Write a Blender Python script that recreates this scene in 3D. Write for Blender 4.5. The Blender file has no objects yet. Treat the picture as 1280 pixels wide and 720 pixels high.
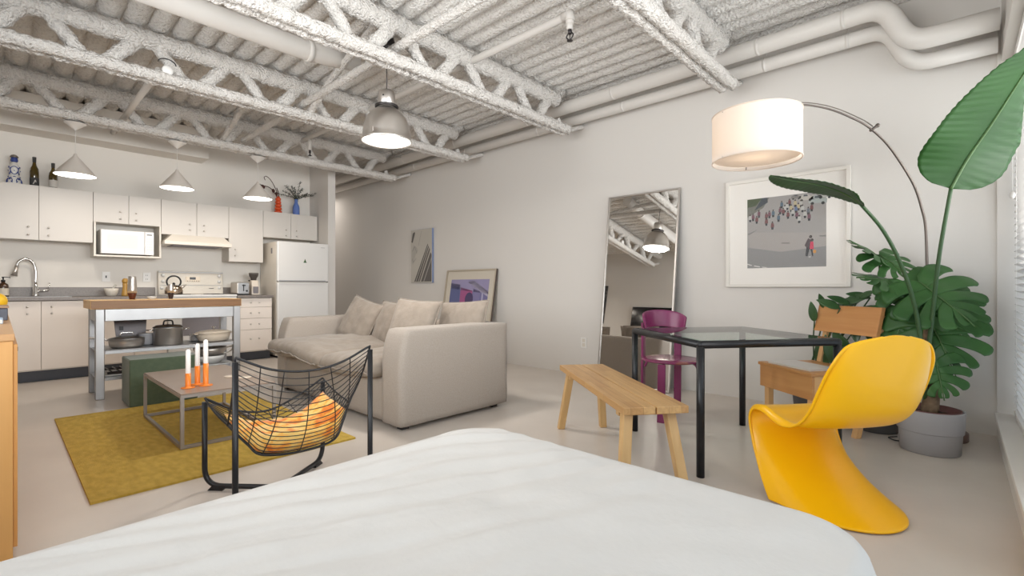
import bpy, math, random
from mathutils import Vector, Matrix, noise
random.seed(7)
PI = math.pi
sc = bpy.context.scene
COL = sc.collection.objects
rad = math.radians

# ------------------------------------------------------------------ camera
CAM_H = 1.0
TH = math.atan(558 / 598)
FOC = 598.0
cam_d = bpy.data.cameras.new('camera')
cam_d.sensor_width = 36
cam_d.lens = FOC / 1280 * 36
cam_d.clip_start = 0.02
cam = bpy.data.objects.new('camera', cam_d)
COL.link(cam)
cam.location = (0, 0, CAM_H)
cam.rotation_euler = (PI / 2, 0, TH)
sc.camera = cam

# ------------------------------------------------------------------ materials
def nodes_of(name):
    m = bpy.data.materials.new(name)
    m.use_nodes = True
    nt = m.node_tree
    return m, nt, nt.nodes['Principled BSDF']

def mat(name, col, rough=.5, metal=0., col2=None, nscale=8., bump=0., bscale=60., stretch=None,
        coat=0., sheen=0., spec=.5, detail=6., lo=.35, hi=.65, trans=0., bdist=.01):
    m, nt, p = nodes_of(name)
    N, L = nt.nodes, nt.links
    p.inputs['Base Color'].default_value = (*col, 1)
    p.inputs['Roughness'].default_value = rough
    p.inputs['Metallic'].default_value = metal
    p.inputs['Specular IOR Level'].default_value = spec
    p.inputs['Coat Weight'].default_value = coat
    p.inputs['Coat Roughness'].default_value = .08
    p.inputs['Sheen Weight'].default_value = sheen
    p.inputs['Transmission Weight'].default_value = trans
    vec = None
    if col2 or bump:
        tc = N.new('ShaderNodeTexCoord'); mp = N.new('ShaderNodeMapping')
        L.new(tc.outputs['Object'], mp.inputs['Vector'])
        if stretch: mp.inputs['Scale'].default_value = stretch
        vec = mp.outputs['Vector']
    if col2:
        nz = N.new('ShaderNodeTexNoise'); nz.inputs['Scale'].default_value = nscale
        nz.inputs['Detail'].default_value = detail
        L.new(vec, nz.inputs['Vector'])
        rp = N.new('ShaderNodeValToRGB')
        rp.color_ramp.elements[0].position = lo; rp.color_ramp.elements[0].color = (*col, 1)
        rp.color_ramp.elements[1].position = hi; rp.color_ramp.elements[1].color = (*col2, 1)
        L.new(nz.outputs['Fac'], rp.inputs['Fac']); L.new(rp.outputs['Color'], p.inputs['Base Color'])
    if bump:
        nb = N.new('ShaderNodeTexNoise'); nb.inputs['Scale'].default_value = bscale
        nb.inputs['Detail'].default_value = 4
        L.new(vec, nb.inputs['Vector'])
        bp = N.new('ShaderNodeBump'); bp.inputs['Strength'].default_value = bump
        bp.inputs['Distance'].default_value = bdist
        L.new(nb.outputs['Fac'], bp.inputs['Height']); L.new(bp.outputs['Normal'], p.inputs['Normal'])
    return m

def emit(name, col, s):
    m, nt, p = nodes_of(name)
    p.inputs['Base Color'].default_value = (*col, 1)
    p.inputs['Emission Color'].default_value = (*col, 1)
    p.inputs['Emission Strength'].default_value = s
    return m

def thin_glass(name, tint, fac=None, rough=.0):
    m = bpy.data.materials.new(name); m.use_nodes = True
    nt = m.node_tree; N, L = nt.nodes, nt.links
    N.remove(N['Principled BSDF'])
    tr = N.new('ShaderNodeBsdfTransparent'); tr.inputs['Color'].default_value = (*tint, 1)
    gl = N.new('ShaderNodeBsdfGlossy'); gl.inputs['Roughness'].default_value = rough
    mx = N.new('ShaderNodeMixShader')
    if fac is None:
        fr = N.new('ShaderNodeFresnel'); fr.inputs['IOR'].default_value = 1.9
        ge = N.new('ShaderNodeNewGeometry'); iv = N.new('ShaderNodeMath'); iv.operation = 'SUBTRACT'; iv.inputs[0].default_value = 1.
        mu = N.new('ShaderNodeMath'); mu.operation = 'MULTIPLY'
        L.new(ge.outputs['Backfacing'], iv.inputs[1]); L.new(iv.outputs[0], mu.inputs[0]); L.new(fr.outputs['Fac'], mu.inputs[1])
        L.new(mu.outputs[0], mx.inputs['Fac'])
    else:
        mx.inputs['Fac'].default_value = fac
    L.new(tr.outputs[0], mx.inputs[1]); L.new(gl.outputs[0], mx.inputs[2])
    L.new(mx.outputs[0], N['Material Output'].inputs['Surface'])
    return m

def staves(name, c1, c2, c3, axis=0, w=.045, ln=.35):
    """butcher-block staves: bricks of wood with grain, running along the given axis"""
    m, nt, p = nodes_of(name)
    N, L = nt.nodes, nt.links
    tc = N.new('ShaderNodeTexCoord'); mp = N.new('ShaderNodeMapping')
    if axis == 1: mp.inputs['Rotation'].default_value = (0, 0, PI / 2)
    L.new(tc.outputs['Object'], mp.inputs['Vector'])
    br = N.new('ShaderNodeTexBrick')
    br.inputs['Color1'].default_value = (*c1, 1); br.inputs['Color2'].default_value = (*c2, 1)
    br.inputs['Mortar'].default_value = (*c3, 1)
    br.inputs['Scale'].default_value = 1; br.inputs['Mortar Size'].default_value = .0006
    br.inputs['Brick Width'].default_value = ln; br.inputs['Row Height'].default_value = w
    L.new(mp.outputs['Vector'], br.inputs['Vector'])
    m2 = N.new('ShaderNodeMapping'); m2.inputs['Scale'].default_value = (3, 60, 60)
    L.new(mp.outputs['Vector'], m2.inputs['Vector'])
    nz = N.new('ShaderNodeTexNoise'); nz.inputs['Scale'].default_value = 1.2; nz.inputs['Detail'].default_value = 5
    L.new(m2.outputs['Vector'], nz.inputs['Vector'])
    mx = N.new('ShaderNodeMix'); mx.data_type = 'RGBA'; mx.blend_type = 'MULTIPLY'
    mx.inputs['Factor'].default_value = .45
    L.new(br.outputs['Color'], mx.inputs['A'])
    rp = N.new('ShaderNodeValToRGB')
    rp.color_ramp.elements[0].position = .3; rp.color_ramp.elements[0].color = (.55, .45, .36, 1)
    rp.color_ramp.elements[1].position = .6; rp.color_ramp.elements[1].color = (1, 1, 1, 1)
    L.new(nz.outputs['Fac'], rp.inputs['Fac']); L.new(rp.outputs['Color'], mx.inputs['B'])
    L.new(mx.outputs['Result'], p.inputs['Base Color'])
    p.inputs['Roughness'].default_value = .42
    return m

def wood(name, c1, c2, axis=0, rough=.42, fine=1.):
    s = [26 * fine, 26 * fine, 26 * fine]; s[axis] = 1.6 * fine
    return mat(name, c1, rough, col2=c2, nscale=1., stretch=s, lo=.3, hi=.7, bump=.05, bscale=2.)

X = {}
X['wall'] = mat('wall_paint', (.68, .655, .625), .85, bump=.06, bscale=180, spec=.3)
X['kwall'] = mat('kitchen_wall_paint', (.79, .76, .715), .8, bump=.04, bscale=180, spec=.3)
X['spray'] = mat('sprayed_deck_coating', (.70, .675, .645), .95, bump=.8, bscale=52, spec=.1, col2=(.84, .82, .79), nscale=46, bdist=.05, lo=.35, hi=.5)
X['truss'] = mat('sprayed_truss_coating', (.68, .65, .615), .95, bump=1., bscale=60, spec=.1, col2=(.85, .82, .785), nscale=55, bdist=.045, lo=.32, hi=.46)
X['pipe'] = mat('white_pipe_wrap', (.70, .675, .645), .5, bump=.06, bscale=40)
X['floor'] = mat('polished_concrete', (.56, .505, .455), .3, col2=(.64, .585, .53), nscale=1.7, detail=9, bump=.03, bscale=140, lo=.3, hi=.7)
X['sill'] = mat('sill_paint', (.76, .74, .71), .45)
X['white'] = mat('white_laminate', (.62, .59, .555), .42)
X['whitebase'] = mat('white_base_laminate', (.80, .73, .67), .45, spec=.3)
X['seam'] = mat('cabinet_carcass', (.60, .56, .51), .5)
X['enamel'] = mat('white_enamel', (.72, .715, .705), .25)
X['bisque'] = mat('cream_enamel', (.68, .635, .565), .32)
X['counter'] = mat('grey_laminate_counter', (.17, .15, .14), .38, col2=(.22, .195, .18), nscale=90)
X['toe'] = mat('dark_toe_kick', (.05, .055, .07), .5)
X['steel'] = mat('brushed_steel', (.56, .52, .48), .33, .8, bump=.03, bscale=4, stretch=(300, 300, 3))
X['steelh'] = mat('brushed_steel_sheet', (.34, .345, .355), .44, 1., col2=(.42, .425, .435), nscale=2.5)
X['chrome'] = mat('chrome', (.75, .74, .73), .1, 1.)
X['alu'] = mat('aluminium_lamp', (.70, .67, .64), .34, 1., bump=.02, bscale=3, stretch=(200, 200, 2))
X['darkmetal'] = mat('dark_metal', (.06, .055, .055), .4, .8)
X['black'] = mat('black_powder_coat', (.013, .0135, .016), .38, .2)
X['blackg'] = mat('black_gloss', (.008, .008, .010), .12)
X['greymetal'] = mat('grey_metal', (.33, .30, .28), .45, .4)
X['ctop'] = mat('brown_grey_tabletop', (.28, .205, .155), .32)
X['rug'] = mat('mustard_wool', (.62, .40, .045), .95, col2=(.76, .52, .08), nscale=14, bump=.8, bscale=420, sheen=.08, detail=8, stretch=(1, 2.2, 1))
X['sofa'] = mat('beige_linen', (.345, .30, .258), .95, col2=(.395, .348, .305), nscale=160, bump=.25, bscale=500, sheen=.15)
X['sofac'] = mat('beige_cushion_cotton', (.25, .21, .172), .95, col2=(.30, .255, .212), nscale=12, bump=.35, bscale=35, sheen=.2)
X['bed'] = mat('white_cotton', (.655, .63, .60), .9, bump=.10, bscale=55, sheen=.1, bdist=.01)
X['mattress'] = mat('mattress_ticking', (.7, .69, .67), .9)
X['yellow'] = mat('yellow_plastic', (.90, .47, .003), .32, coat=.1, spec=.35)
X['plum'] = mat('plum_lacquer', (.19, .022, .095), .32)
X['plumseat'] = mat('plum_brown_seat', (.19, .026, .09), .22, col2=(.40, .17, .07), nscale=3.2, lo=.48, hi=.6)  # plum with large random brown patches
X['green'] = mat('green_velvet', (.055, .085, .05), .8, col2=(.07, .10, .06), nscale=30, sheen=.25, bump=.1, bscale=300)
X['orange'] = mat('orange_lacquer', (.86, .23, .02), .35)
X['wax'] = mat('white_wax', (.83, .82, .80), .5)
X['wick'] = mat('candle_wick', (.05, .045, .04), .9)
X['tan'] = staves('acacia_staves', (.56, .345, .145), (.45, .25, .095), (.17, .085, .03), 0, .062, .34)
X['tanleg'] = wood('acacia_leg', (.52, .32, .13), (.60, .39, .175), 2)
X['butcher'] = staves('butcher_block', (.93, .60, .25), (.86, .53, .21), (.25, .12, .04), 1, .03, .5)
X['oak'] = wood('orange_pine', (.50, .225, .075), (.58, .29, .105), 0)
X['oakv'] = wood('pale_pine', (.66, .38, .16), (.72, .44, .2), 2)
X['side'] = wood('honey_veneer', (.66, .34, .105), (.70, .375, .125), 2, .4)
X['sidet'] = wood('honey_veneer_top', (.50, .27, .11), (.56, .31, .13), 0, .35)
X['leaf'] = mat('glossy_leaf', (.016, .060, .012), .45, col2=(.026, .085, .019), nscale=3, spec=.25)
X['leafm'] = mat('monstera_leaf', (.026, .085, .022), .42, col2=(.045, .13, .034), nscale=4, spec=.3)
X['leafd'] = mat('dark_leaf', (.028, .075, .026), .34, col2=(.05, .12, .04), nscale=5)
X['stem'] = mat('green_stem', (.030, .078, .024), .5)
X['midrib'] = mat('pale_midrib', (.07, .14, .045), .5)
X['bark'] = mat('brown_bark', (.115, .075, .045), .9, col2=(.24, .165, .10), nscale=18, bump=.6, bscale=40)
X['potg'] = mat('grey_pot', (.36, .355, .37), .55)
X['pinkplastic'] = mat('brown_plastic_liner', (.15, .06, .06), .5)
X['soil'] = mat('potting_soil', (.05, .032, .022), .95, bump=.8, bscale=60)
X['potd'] = mat('charcoal_pot', (.10, .10, .105), .5)
X['brownmetal'] = mat('bronze_metal', (.15, .125, .11), .42, .6)
X['marble'] = mat('brown_lamp_base', (.20, .13, .115), .4)
X['linen'] = None
X['blind'] = mat('white_blind', (.82, .80, .78), .5)
X['plate'] = mat('outlet_plate', (.80, .79, .77), .4)
X['hole'] = mat('outlet_hole', (.06, .06, .06), .6)
X['frame_w'] = mat('white_wood_frame', (.72, .69, .64), .5)
X['matb'] = mat('picture_mount_board', (.78, .75, .71), .9)
X['frame_s'] = mat('brushed_silver_frame', (.55, .52, .49), .35, .9)
X['frame_g'] = mat('champagne_frame', (.46, .40, .32), .4, .5)
X['edge_d'] = mat('dark_frame_edge', (.09, .07, .06), .5)
X['mirror'] = mat('mirror_silver', (.86, .85, .83), .0, 1.)
X['tglass'] = thin_glass('greenish_table_glass', (.80, .90, .86))
X['wglass'] = thin_glass('window_glass', (.97, .98, .98), .04)
X['pglass'] = thin_glass('picture_glass', (1, 1, 1), .004, .15)
X['lamp_on'] = emit('lamp_diffuser', (1., .96, .90), 5.0)
X['amber'] = mat('amber_glass_bottle', (.05, .022, .010), .12, coat=.5)
X['olive'] = mat('olive_glass_bottle', (.075, .050, .008), .1, coat=.6)
X['label'] = mat('cream_paper_label', (.62, .56, .47), .8)
X['labelw'] = mat('white_paper_label', (.74, .71, .67), .8)
X['labelk'] = mat('dark_paper_label', (.05, .05, .05), .7)
X['ceramic'] = mat('white_ceramic', (.74, .73, .71), .25)
X['cobalt'] = mat('cobalt_glaze', (.035, .065, .26), .25)
X['redv'] = mat('red_orange_glaze', (.68, .085, .02), .28)
X['bluev'] = mat('matt_blue_glaze', (.11, .19, .50), .5)
X['dried'] = mat('dried_flower', (.07, .03, .025), .9)
X['euca'] = mat('dried_eucalyptus', (.07, .085, .065), .8)
X['copper'] = mat('copper_steel', (.46, .37, .29), .24, 1.)
X['cream'] = mat('cream_enamel_pot', (.74, .64, .52), .3)
X['pepper'] = mat('yellow_wood_mill', (.42, .235, .05), .4)
X['glassy'] = thin_glass('clear_glass', (.93, .94, .94), .12)
X['slate'] = mat('slate_grey', (.20, .185, .20), .5)
X['navy'] = mat('dark_navy_box', (.045, .05, .075), .4)
X['lightblue'] = mat('pale_blue_paper', (.42, .52, .66), .7)
X['ball'] = mat('yellow_ball', (.85, .50, .02), .4)
X['paper'] = mat('white_paper', (.74, .71, .68), .7)
X['gasket'] = mat('grey_gasket', (.36, .36, .37), .6)
X['display'] = mat('dark_display', (.03, .03, .03), .2)

def linen_shade():
    m, nt, p = nodes_of('linen_lamp_shade')
    N, L = nt.nodes, nt.links
    p.inputs['Base Color'].default_value = (.80, .74, .68, 1)
    p.inputs['Roughness'].default_value = .9
    tl = N.new('ShaderNodeBsdfTranslucent'); tl.inputs['Color'].default_value = (.88, .76, .66, 1)
    mx = N.new('ShaderNodeMixShader'); mx.inputs['Fac'].default_value = .45
    L.new(p.outputs[0], mx.inputs[1]); L.new(tl.outputs[0], mx.inputs[2])
    L.new(mx.outputs[0], N['Material Output'].inputs['Surface'])
    return m
X['linen'] = linen_shade()

def cushion_velvet():
    m, nt, p = nodes_of('orange_yellow_crushed_velvet')
    N, L = nt.nodes, nt.links
    tc = N.new('ShaderNodeTexCoord'); mp = N.new('ShaderNodeMapping')
    mp.inputs['Scale'].default_value = (26, 9, 12)
    L.new(tc.outputs['Object'], mp.inputs['Vector'])
    nz = N.new('ShaderNodeTexNoise'); nz.inputs['Scale'].default_value = 1.1; nz.inputs['Detail'].default_value = 5
    nz.inputs['Distortion'].default_value = .8
    L.new(mp.outputs['Vector'], nz.inputs['Vector'])
    rp = N.new('ShaderNodeValToRGB')
    e = rp.color_ramp.elements
    e[0].position = .40; e[0].color = (.80, .20, .006, 1)
    e[1].position = .60; e[1].color = (.88, .58, .17, 1)
    q = e.new(.49); q.color = (.88, .42, .05, 1)
    L.new(nz.outputs['Fac'], rp.inputs['Fac']); L.new(rp.outputs['Color'], p.inputs['Base Color'])
    p.inputs['Roughness'].default_value = .6; p.inputs['Sheen Weight'].default_value = .3
    return m
X['velvet'] = cushion_velvet()

PAL = {}
def flat(c, r=.7):
    k = tuple(round(v, 3) for v in c)
    if k not in PAL: PAL[k] = mat('printed_ink', k, r)
    return PAL[k]

# ------------------------------------------------------------------ mesh helper
class MB:
    def __init__(s):
        s.v, s.f, s.mi, s.sm, s.mats = [], [], [], [], []
    def _m(s, m):
        if m not in s.mats: s.mats.append(m)
        return s.mats.index(m)
    def add(s, vs, fs, m=None, smooth=True, M=None):
        o = len(s.v)
        s.v += [tuple(M @ Vector(p)) for p in vs] if M else [tuple(p) for p in vs]
        k = s._m(m) if m else 0
        for f in fs:
            s.f.append([i + o for i in f]); s.mi.append(k); s.sm.append(smooth)
        return s
    def box(s, a, b, m=None, M=None):
        x0, x1 = sorted((a[0], b[0])); y0, y1 = sorted((a[1], b[1])); z0, z1 = sorted((a[2], b[2]))
        v = [(x0, y0, z0), (x1, y0, z0), (x1, y1, z0), (x0, y1, z0), (x0, y0, z1), (x1, y0, z1), (x1, y1, z1), (x0, y1, z1)]
        f = [(0, 3, 2, 1), (4, 5, 6, 7), (0, 1, 5, 4), (1, 2, 6, 5), (2, 3, 7, 6), (3, 0, 4, 7)]
        return s.add(v, f, m, False, M)
    def hexa(s, bot, top, m=None, M=None):
        f = [(0, 3, 2, 1), (4, 5, 6, 7), (0, 1, 5, 4), (1, 2, 6, 5), (2, 3, 7, 6), (3, 0, 4, 7)]
        return s.add(list(bot) + list(top), f, m, False, M)
    def prism(s, poly, z0, z1, m=None, M=None, smooth=False):
        n = len(poly)
        v = [(x, y, z0) for x, y in poly] + [(x, y, z1) for x, y in poly]
        f = [tuple(range(n - 1, -1, -1)), tuple(range(n, 2 * n))]
        f += [(i, (i + 1) % n, n + (i + 1) % n, n + i) for i in range(n)]
        return s.add(v, f, m, smooth, M)
    def tube(s, pts, r, n=10, m=None, closed=False, M=None, cap=True, flatten=None):
        P = [Vector(p) for p in pts]
        k = len(P)
        R = r if isinstance(r, (list, tuple)) else [r] * k
        tang = []
        for i in range(k):
            a = P[(i - 1) % k] if (closed or i > 0) else P[i]
            b = P[(i + 1) % k] if (closed or i < k - 1) else P[i]
            t = (b - a); t = t.normalized() if t.length > 1e-9 else Vector((0, 0, 1))
            tang.append(t)
        up = Vector((0, 0, 1)) if abs(tang[0].z) < .9 else Vector((1, 0, 0))
        nrm = (up - tang[0] * up.dot(tang[0])).normalized()
        v = []
        for i in range(k):
            t = tang[i]
            nrm = (nrm - t * nrm.dot(t))
            nrm = nrm.normalized() if nrm.length > 1e-6 else t.orthogonal().normalized()
            bi = t.cross(nrm)
            for j in range(n):
                a = 2 * PI * j / n
                q = P[i] + (nrm * math.cos(a) + bi * math.sin(a) * (flatten or 1)) * R[i]
                v.append(q)
        f = []
        for i in range(k if closed else k - 1):
            for j in range(n):
                a, b = i * n + j, i * n + (j + 1) % n
                c, d = ((i + 1) % k) * n + (j + 1) % n, ((i + 1) % k) * n + j
                f.append((a, b, c, d))
        s.add(v, f, m, True, M)
        if cap and not closed:
            o = len(s.v) - k * n
            mi = s._m(m) if m else 0
            s.f.append([o + j for j in range(n - 1, -1, -1)]); s.mi.append(mi); s.sm.append(False)
            s.f.append([o + (k - 1) * n + j for j in range(n)]); s.mi.append(mi); s.sm.append(False)
        return s
    def lathe(s, prof, c=(0, 0, 0), n=28, m=None, M=None, smooth=True, cap0=True, cap1=True):
        v = []
        for r, z in prof:
            for j in range(n):
                a = 2 * PI * j / n
                v.append((c[0] + r * math.cos(a), c[1] + r * math.sin(a), c[2] + z))
        f = []
        k = len(prof)
        for i in range(k - 1):
            for j in range(n):
                f.append((i * n + j, i * n + (j + 1) % n, (i + 1) * n + (j + 1) % n, (i + 1) * n + j))
        s.add(v, f, m, smooth, M)
        o = len(s.v) - k * n; mi = s._m(m) if m else 0
        if cap0 and prof[0][0] > 1e-5:
            s.f.append([o + j for j in range(n - 1, -1, -1)]); s.mi.append(mi); s.sm.append(False)
        if cap1 and prof[-1][0] > 1e-5:
            s.f.append([o + (k - 1) * n + j for j in range(n)]); s.mi.append(mi); s.sm.append(False)
        return s
    def grid(s, fn, nu, nv, m=None, M=None, wrap_u=False, wrap_v=False, smooth=True):
        v = [fn(i / (nu if wrap_u else nu), j / nv) for i in range(nu + (0 if wrap_u else 1)) for j in range(nv + (0 if wrap_v else 1))]
        W = nv + (0 if wrap_v else 1); H = nu + (0 if wrap_u else 1)
        f = []
        for i in range(nu):
            for j in range(nv):
                a = i * W + j; b = i * W + (j + 1) % W
                c = ((i + 1) % H) * W + (j + 1) % W; d = ((i + 1) % H) * W + j
                f.append((a, b, c, d))
        return s.add(v, f, m, smooth, M)
    def ball(s, c, r, m=None, nu=12, nv=16, sc3=(1, 1, 1), M=None):
        def fn(u, w):
            t = PI * u; p = 2 * PI * w
            return (c[0] + r * sc3[0] * math.sin(t) * math.cos(p), c[1] + r * sc3[1] * math.sin(t) * math.sin(p), c[2] - r * sc3[2] * math.cos(t))
        return s.grid(fn, nu, nv, m, M, wrap_v=True)

def obj(name, mb, m=None, parent=None, bevel=0., seg=2, subsurf=0, solid=0., world=True, loc=None, soff=0., weld=False):
    """link mb as ONE mesh object; coordinates are world unless world=False (then local to the parent)"""
    me = bpy.data.meshes.new(name)
    verts = mb.v
    if parent is not None and world:
        inv = MWORLD[parent.name].inverted()
        verts = [tuple(inv @ Vector(p)) for p in verts]
    elif parent is None and loc is not None:
        verts = [(p[0] - loc[0], p[1] - loc[1], p[2] - loc[2]) for p in verts]
    me.from_pydata(verts, [], mb.f)
    ms = mb.mats if mb.mats else []
    if m is not None and not ms: ms = [m]
    for q in ms: me.materials.append(q)
    me.polygons.foreach_set('material_index', [min(i, max(0, len(ms) - 1)) for i in mb.mi])
    me.polygons.foreach_set('use_smooth', mb.sm)
    me.update()
    o = bpy.data.objects.new(name, me)
    COL.link(o)
    if parent is not None:
        o.parent = parent
        MWORLD[o.name] = MWORLD[parent.name].copy()
    else:
        if loc is not None: o.location = loc
        MWORLD[o.name] = Matrix.Translation(loc) if loc is not None else Matrix.Identity(4)
    if weld:
        w = o.modifiers.new('weld', 'WELD'); w.merge_threshold = 1e-4
    if solid:
        d = o.modifiers.new('solid', 'SOLIDIFY'); d.thickness = solid; d.offset = soff
    if bevel:
        b = o.modifiers.new('bevel', 'BEVEL'); b.width = bevel; b.segments = seg
        b.limit_method = 'ANGLE'; b.angle_limit = rad(40)
    if subsurf:
        q = o.modifiers.new('sub', 'SUBSURF'); q.levels = subsurf; q.render_levels = subsurf
    return o

MWORLD = {}
def tag(o, label, cat, group=None):
    o['label'] = label; o['category'] = cat
    if group: o['group'] = group
    return o
def thing(name, label, cat, loc=(0, 0, 0), rz=0., group=None):
    o = bpy.data.objects.new(name, None); COL.link(o)
    o.empty_display_size = .1
    o.location = loc; o.rotation_euler = (0, 0, rz)
    MWORLD[o.name] = Matrix.Translation(loc) @ Matrix.Rotation(rz, 4, 'Z')
    return tag(o, label, cat, group)
def struct(name, mb, m=None, parent=None, **k):
    o = obj(name, mb, m, parent, **k)
    if parent is None: o['kind'] = 'structure'
    return o
def dup(root, loc=None, rz=None, label=None, group=None):
    r = root.copy(); COL.link(r)
    if loc is not None: r.location = loc
    if rz is not None: r.rotation_euler = (0, 0, rz)
    if label: r['label'] = label
    if group: r['group'] = group
    MWORLD[r.name] = Matrix.Translation(r.location) @ Matrix.Rotation(r.rotation_euler[2], 4, 'Z')
    for ch in list(root.children):
        c = ch.copy(); COL.link(c); c.parent = r
        for g in list(ch.children):
            d = g.copy(); COL.link(d); d.parent = c
    return r

def crv(pts, n=8, closed=False):
    """Catmull-Rom through points"""
    P = [Vector(p) for p in pts]; out = []
    k = len(P)
    rng = range(k if closed else k - 1)
    for i in rng:
        p0 = P[(i - 1) % k] if closed or i > 0 else P[0] * 2 - P[1]
        p1, p2 = P[i], P[(i + 1) % k]
        p3 = P[(i + 2) % k] if closed or i < k - 2 else P[k - 1] * 2 - P[k - 2]
        for j in range(n):
            t = j / n
            out.append(.5 * ((2 * p1) + (p2 - p0) * t + (2 * p0 - 5 * p1 + 4 * p2 - p3) * t * t + (3 * p1 - p0 - 3 * p2 + p3) * t ** 3))
    if not closed: out.append(P[-1])
    return out
def rough_tube(mb, a, b, r, m, step=.025, amp=.008, n=10, sd=0., flatten=None):
    """a spray-coated bar: a tube whose skin is lumpy"""
    a, b = Vector(a), Vector(b)
    k = max(2, int((b - a).length / step))
    o = len(mb.v)
    mb.tube([a.lerp(b, i / k) for i in range(k + 1)], r, n, m, flatten=flatten)
    for i in range(o, len(mb.v)):
        p = Vector(mb.v[i])
        i0 = (i - o) // n
        c = a.lerp(b, min(i0, k) / k)
        d = (p - c)
        w = noise.noise(p * 26 + Vector((sd, 0, 0))) * .8 + noise.noise(p * 60 + Vector((0, sd, 0))) * .6
        mb.v[i] = tuple(p + d.normalized() * amp * w)

# ------------------------------------------------------------------ room shell
YB, YF, XK, XW = 4.60, -.75, -7.75, .19
ZC = 3.12
fl = MB(); fl.box((-10.2, YF - .15, -.1), (XW + .4, YB + .15, 0))
struct('floor', fl, X['floor'])
w = MB(); w.box((-10.2, YB, 0), (XW + .001, YB + .15, 3.4)); w.box((XW, YB - .02, 0), (XW + .45, YB + .15, 3.4))
struct('wall_back', w, X['wall'])
WX0, WX1, WZ0, WZ1 = -3.85, -.30, .90, 2.62  # opening for the added rear window
w = MB(); w.box((-10.2, YF - .15, 0), (WX0, YF, 3.4)); w.box((WX1, YF - .15, 0), (XW + .45, YF, 3.4))
w.box((WX0, YF - .15, 0), (WX1, YF, WZ0)); w.box((WX0, YF - .15, WZ1), (WX1, YF, 3.4)); struct('wall_front', w, X['wall'])
w = MB(); w.box((XK - .15, YF, 0), (XK, 3.58, 3.4)); struct('wall_left', w, X['kwall'])
w = MB(); w.box((XK - .15, 3.46, 0), (-7.11, 3.58, 3.4)); struct('wall_wing', w, X['wall'], bevel=.004)
w = MB(); w.box((-10.2, 3.58, 0), (-10.05, YB, 3.4)); w.box((-10.2, 3.43, 0), (XK - .15, 3.58, 3.4)); struct('wall_passage', w, X['wall'])
w = MB(); w.box((XW, YF, 0), (XW + .4, YB - .02, .13)); struct('wall_right', w, X['wall'])
w = MB(); w.box((XW + .02, YF, 2.52), (XW + .4, YB - .02, 3.4)); struct('wall_right_header', w, X['wall'])
w = MB(); w.box((XW - .012, YF, .13), (XW + .4, YB - .02, .162)); struct('trim_1', w, X['sill'], bevel=.004)
w = MB(); w.box((XK, -.75, 2.74), (-7.40, 1.93, 3.13)); struct('trim_2', w, X['kwall'], bevel=.004)

# corrugated deck, ribs along X
def deck():
    mb = MB()
    prof = []
    y = YF - .1
    pit = .16
    shape = [(k / 12 * .16, .060 * (1 - abs(math.cos(PI * k / 12)) ** .75)) for k in range(12)]
    while y < YB + .12:
        for a, h in shape: prof.append((y + a, h))
        y += pit
    nx = 240
    vs, fs = [], []
    for i in range(nx + 1):
        x = -10.2 + (XW + .4 + 10.2) * i / nx
        for (yy, h) in prof:
            p = Vector((x, yy, 0))
            d = noise.noise(p * 9) * .008 + noise.noise(p * 27) * .010
            vs.append((x, yy + noise.noise(p * 7) * .006, ZC + h + d))
    W = len(prof)
    for i in range(nx):
        for j in range(W - 1):
            a = i * W + j
            fs.append((a, a + W, a + W + 1, a + 1))
    mb.add(vs, fs, X['spray'])
    mb.box((-10.2, YF - .15, ZC + .12), (XW + .45, YB + .15, ZC + .2), X['spray'])
    return mb
struct('ceiling', deck())

# windows in the right wall
for i, (ya, yb) in enumerate(((-.72, 1.02), (1.06, 2.78), (2.82, 4.56))):
    f = MB()
    xa, xb = .40, .45
    f.box((xa, ya, .165), (xb, ya + .05, 2.51)); f.box((xa, yb - .05, .165), (xb, yb, 2.51))
    f.box((xa, ya + .05, .165), (xb, yb - .05, .215)); f.box((xa, ya + .05, 2.46), (xb, yb - .05, 2.51))
    f.box((xa, ya + .05, .71), (xb, yb - .05, .76))
    wd = struct('window_%d' % (i + 1), f, X['sill'])
    g = MB(); g.box((.422, ya + .05, .215), (.428, yb - .05, .71)); obj('pane', g, X['wglass'], wd)
    g = MB(); g.box((.422, ya + .05, .76), (.428, yb - .05, 2.46)); obj('pane', g, X['wglass'], wd)

f = MB(); ya, yb = YF - .12, YF - .07
f.box((WX0, ya, WZ0), (WX1, yb, WZ0 + .05)); f.box((WX0, ya, WZ1 - .05), (WX1, yb, WZ1))
for k in range(4):
    x = WX0 + (WX1 - WX0 - .05) * k / 3; f.box((x, ya, WZ0 + .05), (x + .05, yb, WZ1 - .05))
wd = struct('window_4', f, X['sill'])  # unseen window, added so fill light enters from behind the camera
for k in range(3):
    x0_, x1_ = WX0 + (WX1 - WX0 - .05) * k / 3 + .05, WX0 + (WX1 - WX0 - .05) * (k + 1) / 3
    g = MB(); g.box((x0_, ya + .02, WZ0 + .05), (x1_, ya + .026, WZ1 - .05)); obj('pane', g, X['wglass'], wd)

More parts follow.
